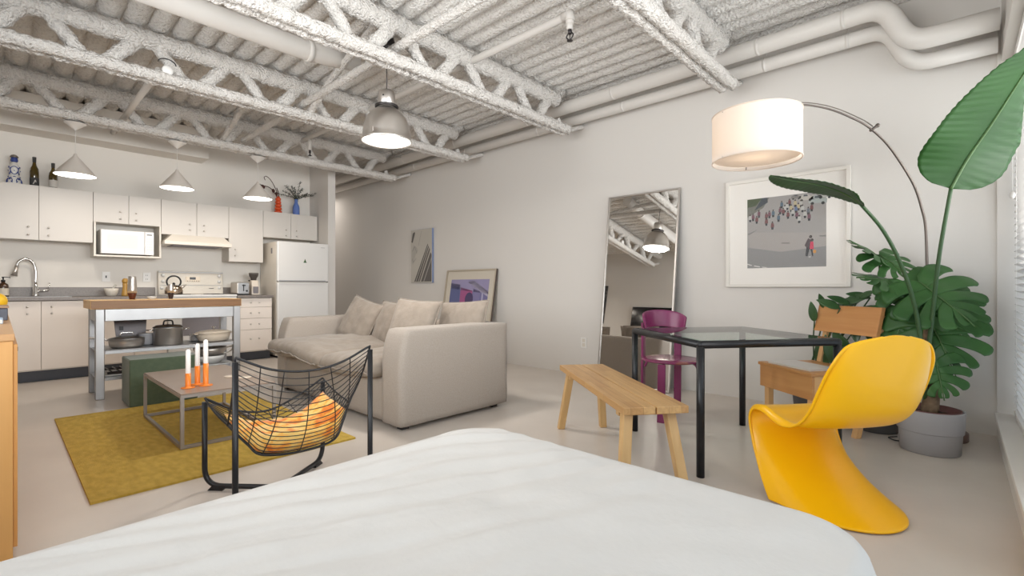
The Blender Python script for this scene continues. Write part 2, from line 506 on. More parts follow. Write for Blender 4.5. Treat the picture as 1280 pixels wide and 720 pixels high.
bl = thing('window_blind', 'white horizontal slat blind covering the window beside the tall plant', 'blind', (.29, 3.7, .165))
h = MB(); h.box((.262, 2.84, 2.46), (.318, 4.55, 2.515)); obj('head_rail', h, X['blind'], bl)
s_ = MB()
z = .24
while z < 2.45:
    M_ = Matrix.Translation((.29, 3.695, z)) @ Matrix.Rotation(rad(24), 4, 'Y')
    s_.box((-.025, -.845, -.0012), (.025, .845, .0012), None, M_)
    z += .043
obj('slats', s_, X['blind'], bl)
h = MB(); h.box((.268, 2.85, .168), (.312, 4.54, .20)); obj('bottom_rail', h, X['blind'], bl)
h = MB()
for y in (3.1, 3.7, 4.3): h.tube([(.263, y, .2), (.263, y, 2.46)], .0015, 6)
h.tube([(.255, 4.46, 1.62), (.255, 4.46, 2.46)], .0018, 6); h.ball((.255, 4.46, 1.6), .02, None, 8, 10, (.7, .7, 1.2))
obj('lift_cord', h, X['blind'], bl)

# ------------------------------------------------------------------ trusses
TX = (-6.567, -4.854, -3.179, -1.455)
TL = ['spray-coated white open-web truss nearest the kitchen, carrying the three cone pendants',
      'spray-coated white open-web truss second from the kitchen, above the green ottoman',
      'spray-coated white open-web truss directly beside the aluminium bell pendant',
      'spray-coated white open-web truss nearest the window, ending above the leaning mirror']
def make_truss():
    t = thing('steel_truss', TL[0], 'truss', (TX[0], 0, 2.70), 0, 'open-web trusses under the deck')
    b = MB()
    for dx, sd in ((-.044, 1.), (.044, 5.)):
        rough_tube(b, (dx, -.45, .04), (dx, 4.28, .04), .047, None, amp=.017, sd=sd, n=14, step=.02)
    obj('bottom_chord', b, X['truss'], t, world=False)
    b = MB(); rough_tube(b, (0, -.74, .333), (0, 4.11, .333), .076, None, amp=.02, n=16, sd=9., step=.022)
    rough_tube(b, (0, 4.03, .335), (0, 4.20, .45), .062, None, amp=.016, n=14, sd=2.); obj('top_chord', b, X['truss'], t, world=False)
    bots = [-.145, .5, 1.145, 1.79, 2.435, 3.08, 3.725]
    tops = [-.45, .178, .823, 1.468, 2.113, 2.758, 3.403, 4.02]
    k = 0
    for i, yb in enumerate(bots):
        for yt, sg in ((tops[i], 1), (tops[i + 1], -1)):
            m = MB(); k += 1
            rough_tube(m, (0, yb - sg * .055, .045), (0, yt + sg * .045, .325), .047 if sg > 0 else .054, None, amp=.017, sd=k * 3.1, step=.02, n=12)
            obj('web_member', m, X['truss'], t, world=False)
    m = MB(); rough_tube(m, (0, 4.16, .06), (0, 4.13, .14), .03, None, amp=.006); obj('web_post', m, X['truss'], t, world=False)
    for sy, y0, y1 in ((1, 4.26, 4.595), (-1, -.43, -.745)):
        m = MB(); rough_tube(m, (0, y0, .03), (0, y1, .165), .026, None, amp=.006, sd=4.); obj('end_brace', m, X['truss'], t, world=False)
    return t
tr = make_truss()
for i in (1, 2, 3): dup(tr, (TX[i], 0, 2.70), None, TL[i])

# bridging bars along X between trusses
def bar(name, pts, r, m, label, cat, group=None, rough=0., n=12):
    mb = MB()
    if rough:
        for a, b in zip(pts[:-1], pts[1:]): rough_tube(mb, a, b, r, None, amp=rough, n=n)
    else:
        mb.tube(pts, r, n)
    o = obj(name, mb, m, None, loc=tuple(pts[0]))
    return tag(o, label, cat, group)

# ------------------------------------------------------------------ ceiling pipes
def bend(p, n=6, rr=.1):
    P = [Vector(q) for q in p]; out = [P[0]]
    for i in range(1, len(P) - 1):
        a = (P[i - 1] - P[i]); b = (P[i + 1] - P[i])
        d = min(rr, a.length * .45, b.length * .45)
        s0 = P[i] + a.normalized() * d; s1 = P[i] + b.normalized() * d
        for k in range(n + 1):
            t = k / n
            out.append(s0 * (1 - t) ** 2 + P[i] * 2 * t * (1 - t) + s1 * t * t)
    out.append(P[-1])
    return out

def wall_pipe(label, Y, zl, zr, R, x0=-9.95, xb0=-.33, xb1=-.13):
    t = thing('insulated_pipe', label, 'pipe', (-4, Y, zl), 0, 'white pipes along the long wall')
    dx = (zl - zr) * .36
    mb = MB(); mb.tube(bend([(x0, Y, zl), (xb0 - dx / 2, Y, zl), (xb0 + dx / 2 + .03, Y, zr), (XW - .002, Y, zr)], 8, .11), R, 20)
    obj('pipe_run', mb, X['pipe'], t)
    for x in (-6.2, -5.0, -3.7, -2.55, -1.2, -.62):
        mb = MB(); mb.tube([(x - .012, Y, zl), (x + .012, Y, zl)], R + .0009, 20); obj('pipe_joint', mb, X['pipe'], t)
    for q in (0, 1, 2, 3):
        for (cx, cz, s) in ((xb0 - dx / 2 - .03, zl - .0, 1), (xb0 + dx / 2 + .03, zr + .02, -1)):
            pass
    return t
wall_pipe('thick white insulated pipe, uppermost and furthest from the long wall', 4.24, 2.975, 2.675, .067)
wall_pipe('white pipe squeezed behind the thick upper pipe along the long wall', 4.50, 3.012, 2.715, .05)
wall_pipe('lowest white insulated pipe running along the long wall above the trusses ends', 4.44, 2.895, 2.59, .055, x0=-9.95)

t = thing('sprinkler_pipe', 'thin white sprinkler pipe crossing beneath the deck to a bronze sprinkler head', 'pipe', (-2.1, 2.85, 3.0))
mb = MB(); mb.tube(bend([(XK + .01, 2.80, 3.0), (-2.08, 2.85, 3.0), (-2.08, 2.85, 2.93)], 6, .04), .03, 14); obj('pipe_run', mb, X['pipe'], t)
mb = MB(); mb.tube([(-2.14, 2.85, 3.0), (-2.075, 2.85, 3.0), (-2.08, 2.85, 2.955)], .037, 14); mb.tube([(-2.08, 2.85, 2.955), (-2.08, 2.85, 2.89)], .024, 12); obj('elbow', mb, X['pipe'], t)
mb = MB(); mb.tube([(-2.08, 2.85, 2.89), (-2.08, 2.85, 2.86)], .015, 10)
for a in (0, PI):
    mb.tube(crv([(-2.08 + .012 * math.cos(a), 2.85 + .012 * math.sin(a), 2.87), (-2.08 + .03 * math.cos(a), 2.85 + .03 * math.sin(a), 2.845), (-2.08 + .006 * math.cos(a), 2.85 + .006 * math.sin(a), 2.815)], 5), .005, 6)
mb.tube([(-2.08, 2.85, 2.86), (-2.08, 2.85, 2.82)], .004, 6); mb.lathe([(.0, 0), (.022, .001), (.022, .004), (0, .005)], (-2.08, 2.85, 2.808), 14)
obj('sprinkler_head', mb, X['darkmetal'], t)
for x in (-3.9, -5.6):
    mb = MB(); mb.tube([(x, 2.835, 3.03), (x, 2.835, 3.14)], .006, 6); obj('hanger_rod', mb, X['pipe'], t)

for y0_, x_ in ((2.815, -6.30),):
    mb = MB(); mb.tube([(x_, y0_, 2.99), (x_, y0_, 2.83)], .022, 12); obj('drop_pipe', mb, X['pipe'], t)
    mb = MB(); mb.tube([(x_, y0_, 2.83), (x_, y0_, 2.79)], .014, 10); mb.lathe([(0, 0), (.022, .001), (.022, .005), (.006, .02), (.006, .045)], (x_, y0_, 2.755), 14); obj('sprinkler_head', mb, X['darkmetal'], t)
dt = thing('detector', 'small round white detector strapped to a web bar of the second truss', 'detector', (-4.79, .95, 2.80))
M_ = Matrix.Translation((-4.79, .95, 2.80)) @ Matrix.Rotation(PI / 2, 4, 'Y')
mb = MB(); mb.lathe([(.0, -.012), (.034, -.012), (.04, -.004), (.04, .012), (.03, .02), (0, .022)], (0, 0, 0), 22, None, M_); obj('housing', mb, X['plate'], dt)
mb = MB(); mb.tube([(-4.80, .95 + .062 * math.cos(a), 2.86 + .04 * math.sin(a)) for a in [PI * i / 8 for i in range(9)]], .004, 6); obj('strap', mb, X['black'], dt)
t = thing('ventilation_duct', 'large smooth white round duct between the second and third trusses', 'duct', (-4.1, 1, 3.0))
mb = MB(); mb.tube(bend([(-3.98, -.745, 2.995), (-4.0, 1.78, 2.995), (-4.02, 2.22, 3.06)], 8, .15), .082, 22); obj('duct_run', mb, X['pipe'], t)
mb = MB(); mb.tube([(-4.0, 1.76, 2.995), (-4.0, 1.80, 2.998)], .087, 22); obj('duct_collar', mb, X['pipe'], t)
for y in (.2, 1.5):
    mb = MB(); mb.tube([(-3.99, y, 3.07), (-3.99, y, 3.15)], .006, 6); obj('hanger_rod', mb, X['pipe'], t)

bar('bridging_bar', [(-6.6, 2.1, 2.86), (-1.4, 2.1, 2.86)], .034, X['truss'], 'long spray-coated bridging bar tied across the trusses just behind the bell pendant', 'bridging bar', 'bridging bars', .009)
bar('bridging_bar', [(-4.86, 2.16, 2.78), (-4.2, 2.1, 2.95), (-3.18, 2.0, 3.09)], .032, X['truss'], 'short diagonal spray-coated brace rising between the second and third trusses', 'bridging bar', 'bridging bars', .009)
bar('bridging_bar', [(-6.56, 1.85, 2.80), (-4.86, 1.75, 3.08)], .03, X['truss'], 'diagonal spray-coated brace rising between the first and second trusses', 'bridging bar', 'bridging bars', .008)
bar('conduit', [(XK + .36, .93, 2.86), (-5.0, .93, 2.86)], .028, X['pipe'], 'short thin white conduit crossing above the middle cone pendant', 'conduit')

# ------------------------------------------------------------------ kitchen
UF = -7.43          # front plane of upper doors
def knobs(door, pts, dr=(1, 0, 0)):
    for p in pts:
        k = MB(); k.tube([p, (p[0] + .018, p[1], p[2])], .006, 8); k.ball((p[0] + .02, p[1], p[2]), .010, None, 8, 10, (.7, 1, 1))
        obj('knob', k, X['steel'], door)
def wall_cabinet(label, ya, yb, za, zb, doors, kn, group='white wall cabinets'):
    t = thing('wall_cabinet', label, 'cabinet', ((XK + UF) / 2, (ya + yb) / 2, za), 0, group)
    c = MB(); c.box((XK + .002, ya + .001, za), (UF - .02, yb - .001, zb)); obj('carcass', c, X['seam'], t)
    for (da, db), ks in zip(doors, kn):
        d = MB(); d.box((UF - .019, da + .002, za + .001), (UF, db - .002, zb))
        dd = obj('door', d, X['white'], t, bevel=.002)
        knobs(dd, [(UF, y, zz) for y, zz in ks])
    return t
wall_cabinet('tall white two-door wall cabinet carrying the bottles, left of the microwave', -.156, .752, 1.53, 2.13, [(-.156, .298), (.298, .752)],
             [[(.215, 1.67), (.215, 1.585)], [(.375, 1.67), (.375, 1.585)]])
wall_cabinet('short white two-door wall cabinet directly above the microwave shelf', .752, 1.408, 1.78, 2.13, [(.752, 1.082), (1.082, 1.408)],
             [[(1.0, 1.92), (1.0, 1.835)], [(1.155, 1.92), (1.155, 1.835)]])
wall_cabinet('white two-door wall cabinet directly above the cream range hood', 1.408, 2.181, 1.69, 2.13, [(1.408, 1.798), (1.798, 2.181)],
             [[(1.715, 1.84), (1.715, 1.765)], [(1.88, 1.84), (1.88, 1.765)]])
wall_cabinet('single-door white wall cabinet above the toaster and coffee grinder', 2.181, 2.632, 1.37, 2.13, [(2.181, 2.632)],
             [[(2.26, 1.545), (2.26, 1.455)]])
wall_cabinet('white two-door wall cabinet above the fridge, under the red and blue vases', 2.632, 3.44, 1.745, 2.13, [(2.632, 3.03), (3.03, 3.44)],
             [[(2.955, 1.875), (2.955, 1.79)], [(3.11, 1.875), (3.11, 1.79)]])

t = thing('microwave_shelf', 'open cream shelf box holding the white microwave', 'shelf', (-7.59, 1.08, 1.376))
for nm, a, b in (('side_panel', (XK + .002, .756, 1.376), (UF + .02, .774, 1.779)), ('side_panel', (XK + .002, 1.386, 1.376), (UF + .02, 1.404, 1.779)),
                 ('bottom_panel', (XK + .002, .774, 1.376), (UF + .02, 1.386, 1.396))):
    c = MB(); c.box(a, b); obj(nm, c, X['bisque'], t, bevel=.0015)

t = thing('microwave', 'white microwave oven sitting in the open wall shelf', 'microwave', (-7.56, 1.07, 1.397))
c = MB(); c.box((-7.73, .815, 1.409), (-7.415, 1.33, 1.70)); obj('body', c, X['enamel'], t, bevel=.006)
d = MB(); d.box((-7.414, .818, 1.412), (-7.398, 1.232, 1.697)); dd = obj('door', d, X['enamel'], t, bevel=.004)
d = MB(); d.box((-7.3979, .875, 1.47), (-7.3965, 1.165, 1.645)); 
wn = obj('door_window', d, mat('microwave_mesh_window', (.62, .61, .61), .3), dd)
d = MB()
for k in range(8): d.box((-7.3964, .88, 1.48 + k * .021), (-7.3958, 1.16, 1.4835 + k * .021))
obj('window_lines', d, X['enamel'], dd)
d = MB(); d.box((-7.414, 1.236, 1.412), (-7.40, 1.327, 1.697)); cp = obj('control_panel', d, X['enamel'], t, bevel=.003)
d = MB(); d.box((-7.3999, 1.255, 1.655), (-7.3985, 1.308, 1.668)); obj('display', d, X['display'], cp)
d = MB()
for r in range(5):
    for q in range(3): d.box((-7.3999, 1.256 + q * .019, 1.47 + r * .033), (-7.399, 1.269 + q * .019, 1.485 + r * .033))
obj('keypad', d, X['bisque'], cp)
d = MB()
for x in (-7.70, -7.45):
    for y in (.85, 1.29): d.lathe([(.012, 0), (.012, .013)], (x, y, 1.3965), 10)
obj('foot', d, X['black'], t)

t = thing('range_hood', 'cream slanted range hood under the wall cabinet above the stove', 'range hood', (-7.5, 1.79, 1.55))
h = MB()
ya, yb = 1.412, 2.172
h.hexa([(XK + .003, ya, 1.555), (-7.27, ya, 1.555), (-7.27, yb, 1.555), (XK + .003, yb, 1.555)],
       [(XK + .003, ya, 1.60), (-7.27, ya, 1.60), (-7.27, yb, 1.60), (XK + .003, yb, 1.60)])
h.hexa([(XK + .003, ya, 1.601), (-7.275, ya + .005, 1.601), (-7.275, yb - .005, 1.601), (XK + .003, yb, 1.601)],
       [(XK + .003, ya, 1.688), (-7.36, ya + .10, 1.688), (-7.36, yb - .07, 1.688), (XK + .003, yb, 1.688)])
obj('hood_body', h, X['bisque'], t, bevel=.003)
h = MB(); h.box((-7.66, ya + .1, 1.547), (-7.32, yb - .1, 1.5545)); obj('filter_panel', h, X['slate'], t)

BF = -7.13
def base_cabinet(label, ya, yb, doors, kn):
    t = thing('base_cabinet', label, 'cabinet', (-7.4, (ya + yb) / 2, 0), 0, 'white base cabinets')
    c = MB(); c.box((XK + .002, ya + .001, .12), (BF - .02, yb - .001, .864)); obj('carcass', c, X['seam'], t)
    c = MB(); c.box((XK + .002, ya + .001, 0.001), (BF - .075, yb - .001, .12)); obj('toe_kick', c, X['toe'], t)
    for (da, db), ks in zip(doors, kn):
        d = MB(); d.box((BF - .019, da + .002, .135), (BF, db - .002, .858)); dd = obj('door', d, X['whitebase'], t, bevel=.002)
        knobs(dd, [(BF, y, zz) for y, zz in ks])
    return t
base_cabinet('white two-door base cabinet below the sink', -.16, .76, [(-.16, .304), (.304, .76)], [[(.20, .80), (.20, .73)], [(.385, .80), (.385, .73)]])
base_cabinet('white two-door base cabinet left of the stove, behind the steel cart', .76, 1.412, [(.76, 1.09), (1.09, 1.412)], [[(1.0, .80), (1.0, .73)], [(1.17, .80), (1.17, .73)]])
t = thing('drawer_cabinet', 'white four-drawer base cabinet between the stove and the fridge', 'cabinet', (-7.4, 2.42, 0))
c = MB(); c.box((XK + .002, 2.195, .12), (BF - .02, 2.642, .864)); obj('carcass', c, X['seam'], t)
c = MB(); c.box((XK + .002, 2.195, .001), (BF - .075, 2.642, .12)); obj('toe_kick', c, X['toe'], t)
for za, zb in ((.737, .858), (.582, .733), (.427, .578), (.137, .423)):
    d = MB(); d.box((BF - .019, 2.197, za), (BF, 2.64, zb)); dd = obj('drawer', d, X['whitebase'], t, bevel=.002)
    zz = (za + zb) / 2 + (.02 if zb < .5 else 0)
    knobs(dd, [(BF, 2.36, zz), (BF, 2.47, zz)])

t = thing('countertop', 'dark grey laminate countertop with the sink, left of the stove', 'countertop', (-7.42, .4, .865))
c = MB(); c.box((XK + .002, -.7, .865), (-7.10, 1.412, .90)); obj('slab', c, X['counter'], t, bevel=.006)
c = MB(); c.box((XK + .002, -.7, .901), (XK + .022, 1.40, 1.01)); obj('backsplash', c, X['counter'], t, bevel=.004)
t = thing('countertop', 'short dark grey countertop over the four drawers beside the fridge', 'countertop', (-7.42, 2.42, .865))
c = MB(); c.box((XK + .002, 2.19, .865), (-7.10, 2.655, .90)); obj('slab', c, X['counter'], t, bevel=.006)
c = MB(); c.box((XK + .002, 2.19, .901), (XK + .022, 2.655, 1.01)); obj('backsplash', c, X['counter'], t, bevel=.004)

t = thing('sink', 'steel rim of the drop-in sink beside the faucet', 'sink', (-7.4, .22, .90))
c = MB(); c.box((-7.64, -.05, .8995), (-7.20, .55, .906))
obj('rim', c, X['steelh'], t, bevel=.002)
c = MB(); c.box((-7.58, .0, .9055), (-7.26, .50, .9066)); obj('basin', c, X['slate'], t)

t = thing('faucet', 'chrome gooseneck kitchen faucet with pull-down spray and side lever', 'faucet', (-7.67, .28, .906))
c = MB(); c.lathe([(.032, 0), (.032, .012), (.026, .03), (.026, .09), (.019, .11), (.017, .16)], (-7.66, .28, .907), 20); obj('body', c, X['chrome'], t)
c = MB(); c.tube(crv([(-7.66, .28, 1.05), (-7.66, .28, 1.20), (-7.655, .255, 1.29), (-7.645, .20, 1.325), (-7.635, .145, 1.29), (-7.63, .13, 1.24)], 8), .0155, 14); obj('spout', c, X['chrome'], t)
c = MB(); c.tube([(-7.63, .131, 1.25), (-7.629, .124, 1.20), (-7.628, .108, 1.135)], [.016, .019, .030], 16); obj('spray_head', c, X['steel'], t)
c = MB(); c.tube([(-7.655, .30, .965), (-7.645, .385, .975)], .012, 12); c.tube([(-7.645, .385, .97), (-7.643, .395, 1.06)], .005, 8); obj('lever', c, X['chrome'], t)

t = thing('soap_bottle', 'dark brown pump soap bottle with a cream label beside the sink', 'bottle', (-7.5, .06, .90))
c = MB(); c.lathe([(.042, 0), (.044, .008), (.044, .115), (.038, .14), (.016, .155), (.016, .165)], (-7.5, .028, .901), 22); obj('bottle_body', c, X['amber'], t)
c = MB(); c.lathe([(.0448, 0), (.0448, .075)], (-7.5, .028, .922), 22, cap0=False, cap1=False); obj('label', c, X['label'], t)
c = MB(); c.lathe([(.018, 0), (.018, .02), (.006, .024), (.006, .045), (.011, .047), (.011, .054)], (-7.5, .028, 1.066), 14); c.tube([(-7.5, .028, 1.117), (-7.5, .078, 1.115), (-7.5, .081, 1.108)], .004, 8); obj('pump', c, X['black'], t)

t = thing('mortar', 'white stone mortar with its pestle on the counter', 'mortar', (-7.4, .97, .90))
c = MB(); c.lathe([(.038, 0), (.05, .015), (.064, .055), (.07, .095), (.062, .095), (.05, .04), (.0, .025)], (-7.45, .92, .901), 24); obj('bowl', c, mat('mortar_stone', (.60, .55, .48), .6, col2=(.68, .64, .57), nscale=40), t)
c = MB(); c.tube([(-7.45, .91, .95), (-7.46, .945, 1.01), (-7.465, .965, 1.04)], [.018, .011, .013], 10); obj('pestle', c, mat('pestle_stone', (.42, .41, .37), .6), t)
t = thing('pepper_mill', 'yellow-brown wooden pepper mill on the counter', 'mill', (-7.42, 1.03, .9))
c = MB(); c.lathe([(.036, 0), (.036, .02), (.030, .06), (.024, .12), (.028, .15), (.026, .155)], (-7.42, 1.045, .901), 20); obj('body', c, X['pepper'], t)
c = MB(); c.lathe([(.022, 0), (.030, .012), (.032, .035), (.022, .055), (.006, .062), (0, .062)], (-7.42, 1.045, 1.0565), 20); obj('knob', c, X['pepper'], t)

# stove
t = thing('stove', 'white freestanding electric range with a cream control backguard', 'stove', (-7.4, 1.80, 0))
ya, yb = 1.418, 2.185
c = MB(); c.box((XK + .02, ya, .09), (-7.125, yb, .885)); obj('body', c, X['enamel'], t, bevel=.004)
c = MB(); c.box((XK + .02, ya, .8855), (-7.095, yb, .915)); obj('cooktop', c, X['enamel'], t, bevel=.008)
c = MB(); c.hexa([(XK + .02, ya + .004, .916), (-7.66, ya + .004, .916), (-7.66, yb - .004, .916), (XK + .02, yb - .004, .916)],
               [(XK + .02, ya + .004, 1.23), (-7.70, ya + .004, 1.23), (-7.70, yb - .004, 1.23), (XK + .02, yb - .004, 1.23)])
bg = obj('backguard', c, X['bisque'], t, bevel=.012)
c = MB(); c.box((-7.705, ya + .01, 1.205), (-7.672, yb - .01, 1.222)); c.box((-7.69, ya + .02, 1.035), (-7.668, yb - .02, 1.041)); obj('trim_strip', c, mat('grey_trim', (.45, .45, .46), .4), bg)
c = MB(); c.box((-7.70, 1.73, 1.085), (-7.6755, 1.90, 1.155), None); obj('clock_panel', c, X['cream'], bg)
c = MB(); c.box((-7.6754, 1.775, 1.115), (-7.6740, 1.845, 1.148)); obj('clock_display', c, X['display'], bg)
c = MB()
for k in range(6): c.box((-7.6754, 1.745 + k * .026, 1.092), (-7.674, 1.757 + k * .026, 1.10))
obj('clock_buttons', c, X['hole'], bg)
for y, zz in ((1.475, 1.17), (1.475, 1.09), (2.13, 1.17), (2.13, 1.09), (1.46, 1.0), (2.13, 1.0)):
    c = MB(); M_ = Matrix.Translation((-7.678, y, zz)) @ Matrix.Rotation(PI / 2, 4, 'Y'); c.lathe([(.022, 0), (.020, .016), (.0, .018)], (0, 0, 0), 16, None, M_); obj('dial', c, X['enamel'], bg)
c = MB(); c.box((-7.6645, 2.0, .992), (-7.6625, 2.06, .998)); obj('badge', c, X['hole'], bg)
for x, y, r in ((-7.28, 1.60, .10), (-7.28, 2.0, .08), (-7.53, 1.60, .08), (-7.53, 2.0, .10)):
    c = MB()
    for q in (.35, .55, .75, .95): c.tube([(x + r * q * math.cos(a * PI / 12), y + r * q * math.sin(a * PI / 12), .9185) for a in range(24)], .004, 6, None, closed=True)
    obj('coil_burner', c, X['black'], t)
c = MB(); c.box((-7.124, ya + .005, .26), (-7.095, yb - .005, .875)); dd = obj('oven_door', c, X['enamel'], t, bevel=.006)
c = MB(); c.box((-7.0949, ya + .14, .40), (-7.093, yb - .14, .68)); obj('oven_window', c, X['slate'], dd)
c = MB(); c.tube(bend([(-7.095, ya + .09, .80), (-7.05, ya + .09, .80), (-7.05, yb - .09, .80), (-7.095, yb - .09, .80)], 5, .03), .011, 10); obj('oven_handle', c, X['enamel'], dd)
c = MB(); c.box((-7.124, ya + .005, .10), (-7.10, yb - .005, .25)); obj('drawer', c, X['enamel'], t, bevel=.004)
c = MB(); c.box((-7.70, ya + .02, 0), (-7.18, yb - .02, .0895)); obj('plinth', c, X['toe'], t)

t = thing('kettle', 'copper-toned whistling kettle with a black hoop handle on the stove', 'kettle', (-7.3, 1.62, .92))
kx, ky, kz = -7.30, 1.515, .9232
c = MB(); c.lathe([(.088, 0), (.096, .01), (.096, .05), (.085, .085), (.055, .108), (.028, .116), (.0, .116)], (kx, ky, kz), 28); obj('body', c, X['copper'], t)
c = MB(); c.lathe([(.012, 0), (.017, .012), (.012, .026), (0, .03)], (kx, ky, kz + .1165), 14); obj('lid_knob', c, X['black'], t)
c = MB(); c.tube([(kx, ky + .075 * math.cos(a), kz + .155 + .075 * math.sin(a)) for a in [rad(-38 + 256 * i / 24) for i in range(25)]], .010, 10); obj('handle', c, X['black'], t)
c = MB(); c.tube([(kx, ky + .075, kz + .075), (kx, ky + .115, kz + .11)], [.02, .013], 12); c.tube([(kx, ky + .112, kz + .107), (kx, ky + .135, kz + .118)], .008, 8); obj('spout', c, X['steel'], t)

t = thing('toaster', 'brushed steel two-slot toaster on the counter by the coffee grinder', 'toaster', (-7.42, 2.32, .90))
c = MB(); c.box((-7.57, 2.24, .915), (-7.30, 2.41, 1.085)); obj('body', c, X['steel'], t, bevel=.02, seg=3)
c = MB(); c.box((-7.298, 2.255, .918), (-7.29, 2.395, 1.075)); ep = obj('end_plate', c, X['steelh'], t, bevel=.006)
c = MB(); c.box((-7.289, 2.32, .955), (-7.285, 2.33, 1.05)); c.box((-7.289, 2.305, 1.03), (-7.27, 2.345, 1.045)); obj('lever', c, X['black'], ep)
c = MB(); c.lathe([(.012, 0), (.012, .015)], (0, 0, 0), 12, None, Matrix.Translation((-7.289, 2.365, .96)) @ Matrix.Rotation(PI / 2, 4, 'Y')); obj('dial', c, X['black'], ep)
c = MB(); c.box((-7.55, 2.275, 1.0852), (-7.33, 2.305, 1.0862)); c.box((-7.55, 2.345, 1.0852), (-7.33, 2.375, 1.0862)); obj('slot', c, X['black'], t)
c = MB(); c.box((-7.56, 2.25, .9005), (-7.31, 2.40, .9148)); obj('foot', c, X['black'], t)

t = thing('coffee_grinder', 'white coffee grinder with a dark bean hopper beside the fridge', 'grinder', (-7.45, 2.52, .9))
gx, gy = -7.43, 2.505
c = MB(); c.hexa([(gx - .07, gy - .055, .9005), (gx + .08, gy - .055, .9005), (gx + .08, gy + .055, .9005), (gx - .07, gy + .055, .9005)],
               [(gx - .07, gy - .045, 1.11), (gx + .05, gy - .045, 1.11), (gx + .05, gy + .045, 1.11), (gx - .07, gy + .045, 1.11)])
obj('body', c, mat('cream_plastic', (.74, .66, .57), .4), t, bevel=.015, seg=3)
c = MB(); c.box((gx + .0735, gy - .035, .925), (gx + .082, gy + .035, 1.02)); obj('grounds_bin', c, X['slate'], t, bevel=.003)
c = MB(); c.lathe([(.035, 0), (.04, .03), (.058, .06), (.062, .085), (.062, .09)], (gx - .01, gy, 1.111), 22); obj('bean_hopper', c, mat('smoked_hopper', (.07, .06, .055), .25), t)
c = MB(); c.lathe([(.064, 0), (.064, .012), (.058, .018)], (gx - .01, gy, 1.2015), 22); obj('hopper_lid', c, mat('smoked_lid', (.15, .14, .13), .3), t)
c = MB(); c.tube([(gx, gy - .05, 1.105), (gx, gy - .075, 1.105)], .009, 8); obj('switch', c, X['black'], t)

for nm, y, lab in (('light_switch', .905, 'white wall switch plate above the counter, nearer the sink'), ('wall_outlet', 1.312, 'white double outlet on the kitchen wall beside the stove')):
    t = thing(nm, lab, 'switch' if nm == 'light_switch' else 'outlet', (XK + .003, y, 1.14))
    c = MB(); c.box((XK + .001, y - .04, 1.08), (XK + .008, y + .04, 1.20)); p_ = obj('cover_plate', c, X['plate'], t, bevel=.003)
    c = MB()
    if nm == 'light_switch': c.box((XK + .0081, y - .006, 1.125), (XK + .016, y + .006, 1.155))
    else:
        for zz in (1.115, 1.165):
            for dy in (-.008, .008): c.box((XK + .0081, y + dy - .002, zz - .007), (XK + .0088, y + dy + .002, zz + .007))
    obj('toggle' if nm == 'light_switch' else 'socket', c, X['hole'], t)
t = thing('wall_outlet', 'white outlet plate low on the long wall left of the leaning mirror', 'outlet', (-3.157, YB, .37))
c = MB(); c.box((-3.197, YB - .007, .31), (-3.117, YB - .001, .43)); obj('cover_plate', c, X['plate'], t, bevel=.003)
c = MB()
for zz in (.345, .395):
    c.box((-3.177, YB - .0085, zz - .02), (-3.137, YB - .0072, zz + .02), X['bisque'])
obj('socket', c, None, t)

# fridge
t = thing('fridge', 'white top-freezer fridge standing beside the white wing wall', 'fridge', (-7.4, 3.06, 0))
fa, fb = 2.69, 3.44
c = MB(); c.box((XK + .03, fa + .005, .03), (-7.125, fb - .005, 1.665)); obj('body', c, X['bisque'], t, bevel=.006)
for za, zb, nm in ((1.095, 1.668, 'freezer_door'), (.06, 1.083, 'fridge_door')):
    c = MB(); c.box((-7.118, fa, za), (-7.055, fb, zb)); dd = obj(nm, c, X['enamel'], t, bevel=.01, seg=3)
    c = MB()
    if nm == 'freezer_door': c.box((-7.054, fa + .02, za - .001), (-7.04, fb - .05, za + .018))
    else: c.box((-7.054, fa + .02, zb - .018), (-7.04, fb - .05, zb + .001))
    obj('handle', c, X['gasket'] if nm == 'freezer_door' else X['enamel'], dd, bevel=.003)
    if nm == 'freezer_door':
        c = MB(); c.box((-7.0548, 3.32, 1.605), (-7.0535, 3.38, 1.612)); obj('badge', c, X['gasket'], dd)
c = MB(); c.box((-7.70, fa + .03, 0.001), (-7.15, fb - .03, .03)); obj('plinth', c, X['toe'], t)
c = MB(); c.prism([(3.055, 1.372), (3.105, 1.372), (3.09, 1.40), (3.08, 1.43), (3.07, 1.40)], 0, .004, None, Matrix(((0, 0, 1, -7.0545), (1, 0, 0, 0), (0, 1, 0, 0), (0, 0, 0, 1))))
tag(obj('magnet', c, X['leafd'], None, loc=(-7.0545, 3.08, 1.372)), 'small dark green triangular magnet on the freezer door', 'magnet')
c = MB(); c.box((-7.30, fa + .0005, 1.50), (-7.255, fa + .0045, 1.58)); 
tg = tag(obj('magnet_clip', c, X['slate'], None, loc=(-7.28, fa + .002, 1.54), bevel=.002), 'small grey magnetic clip on the side of the fridge', 'magnet')

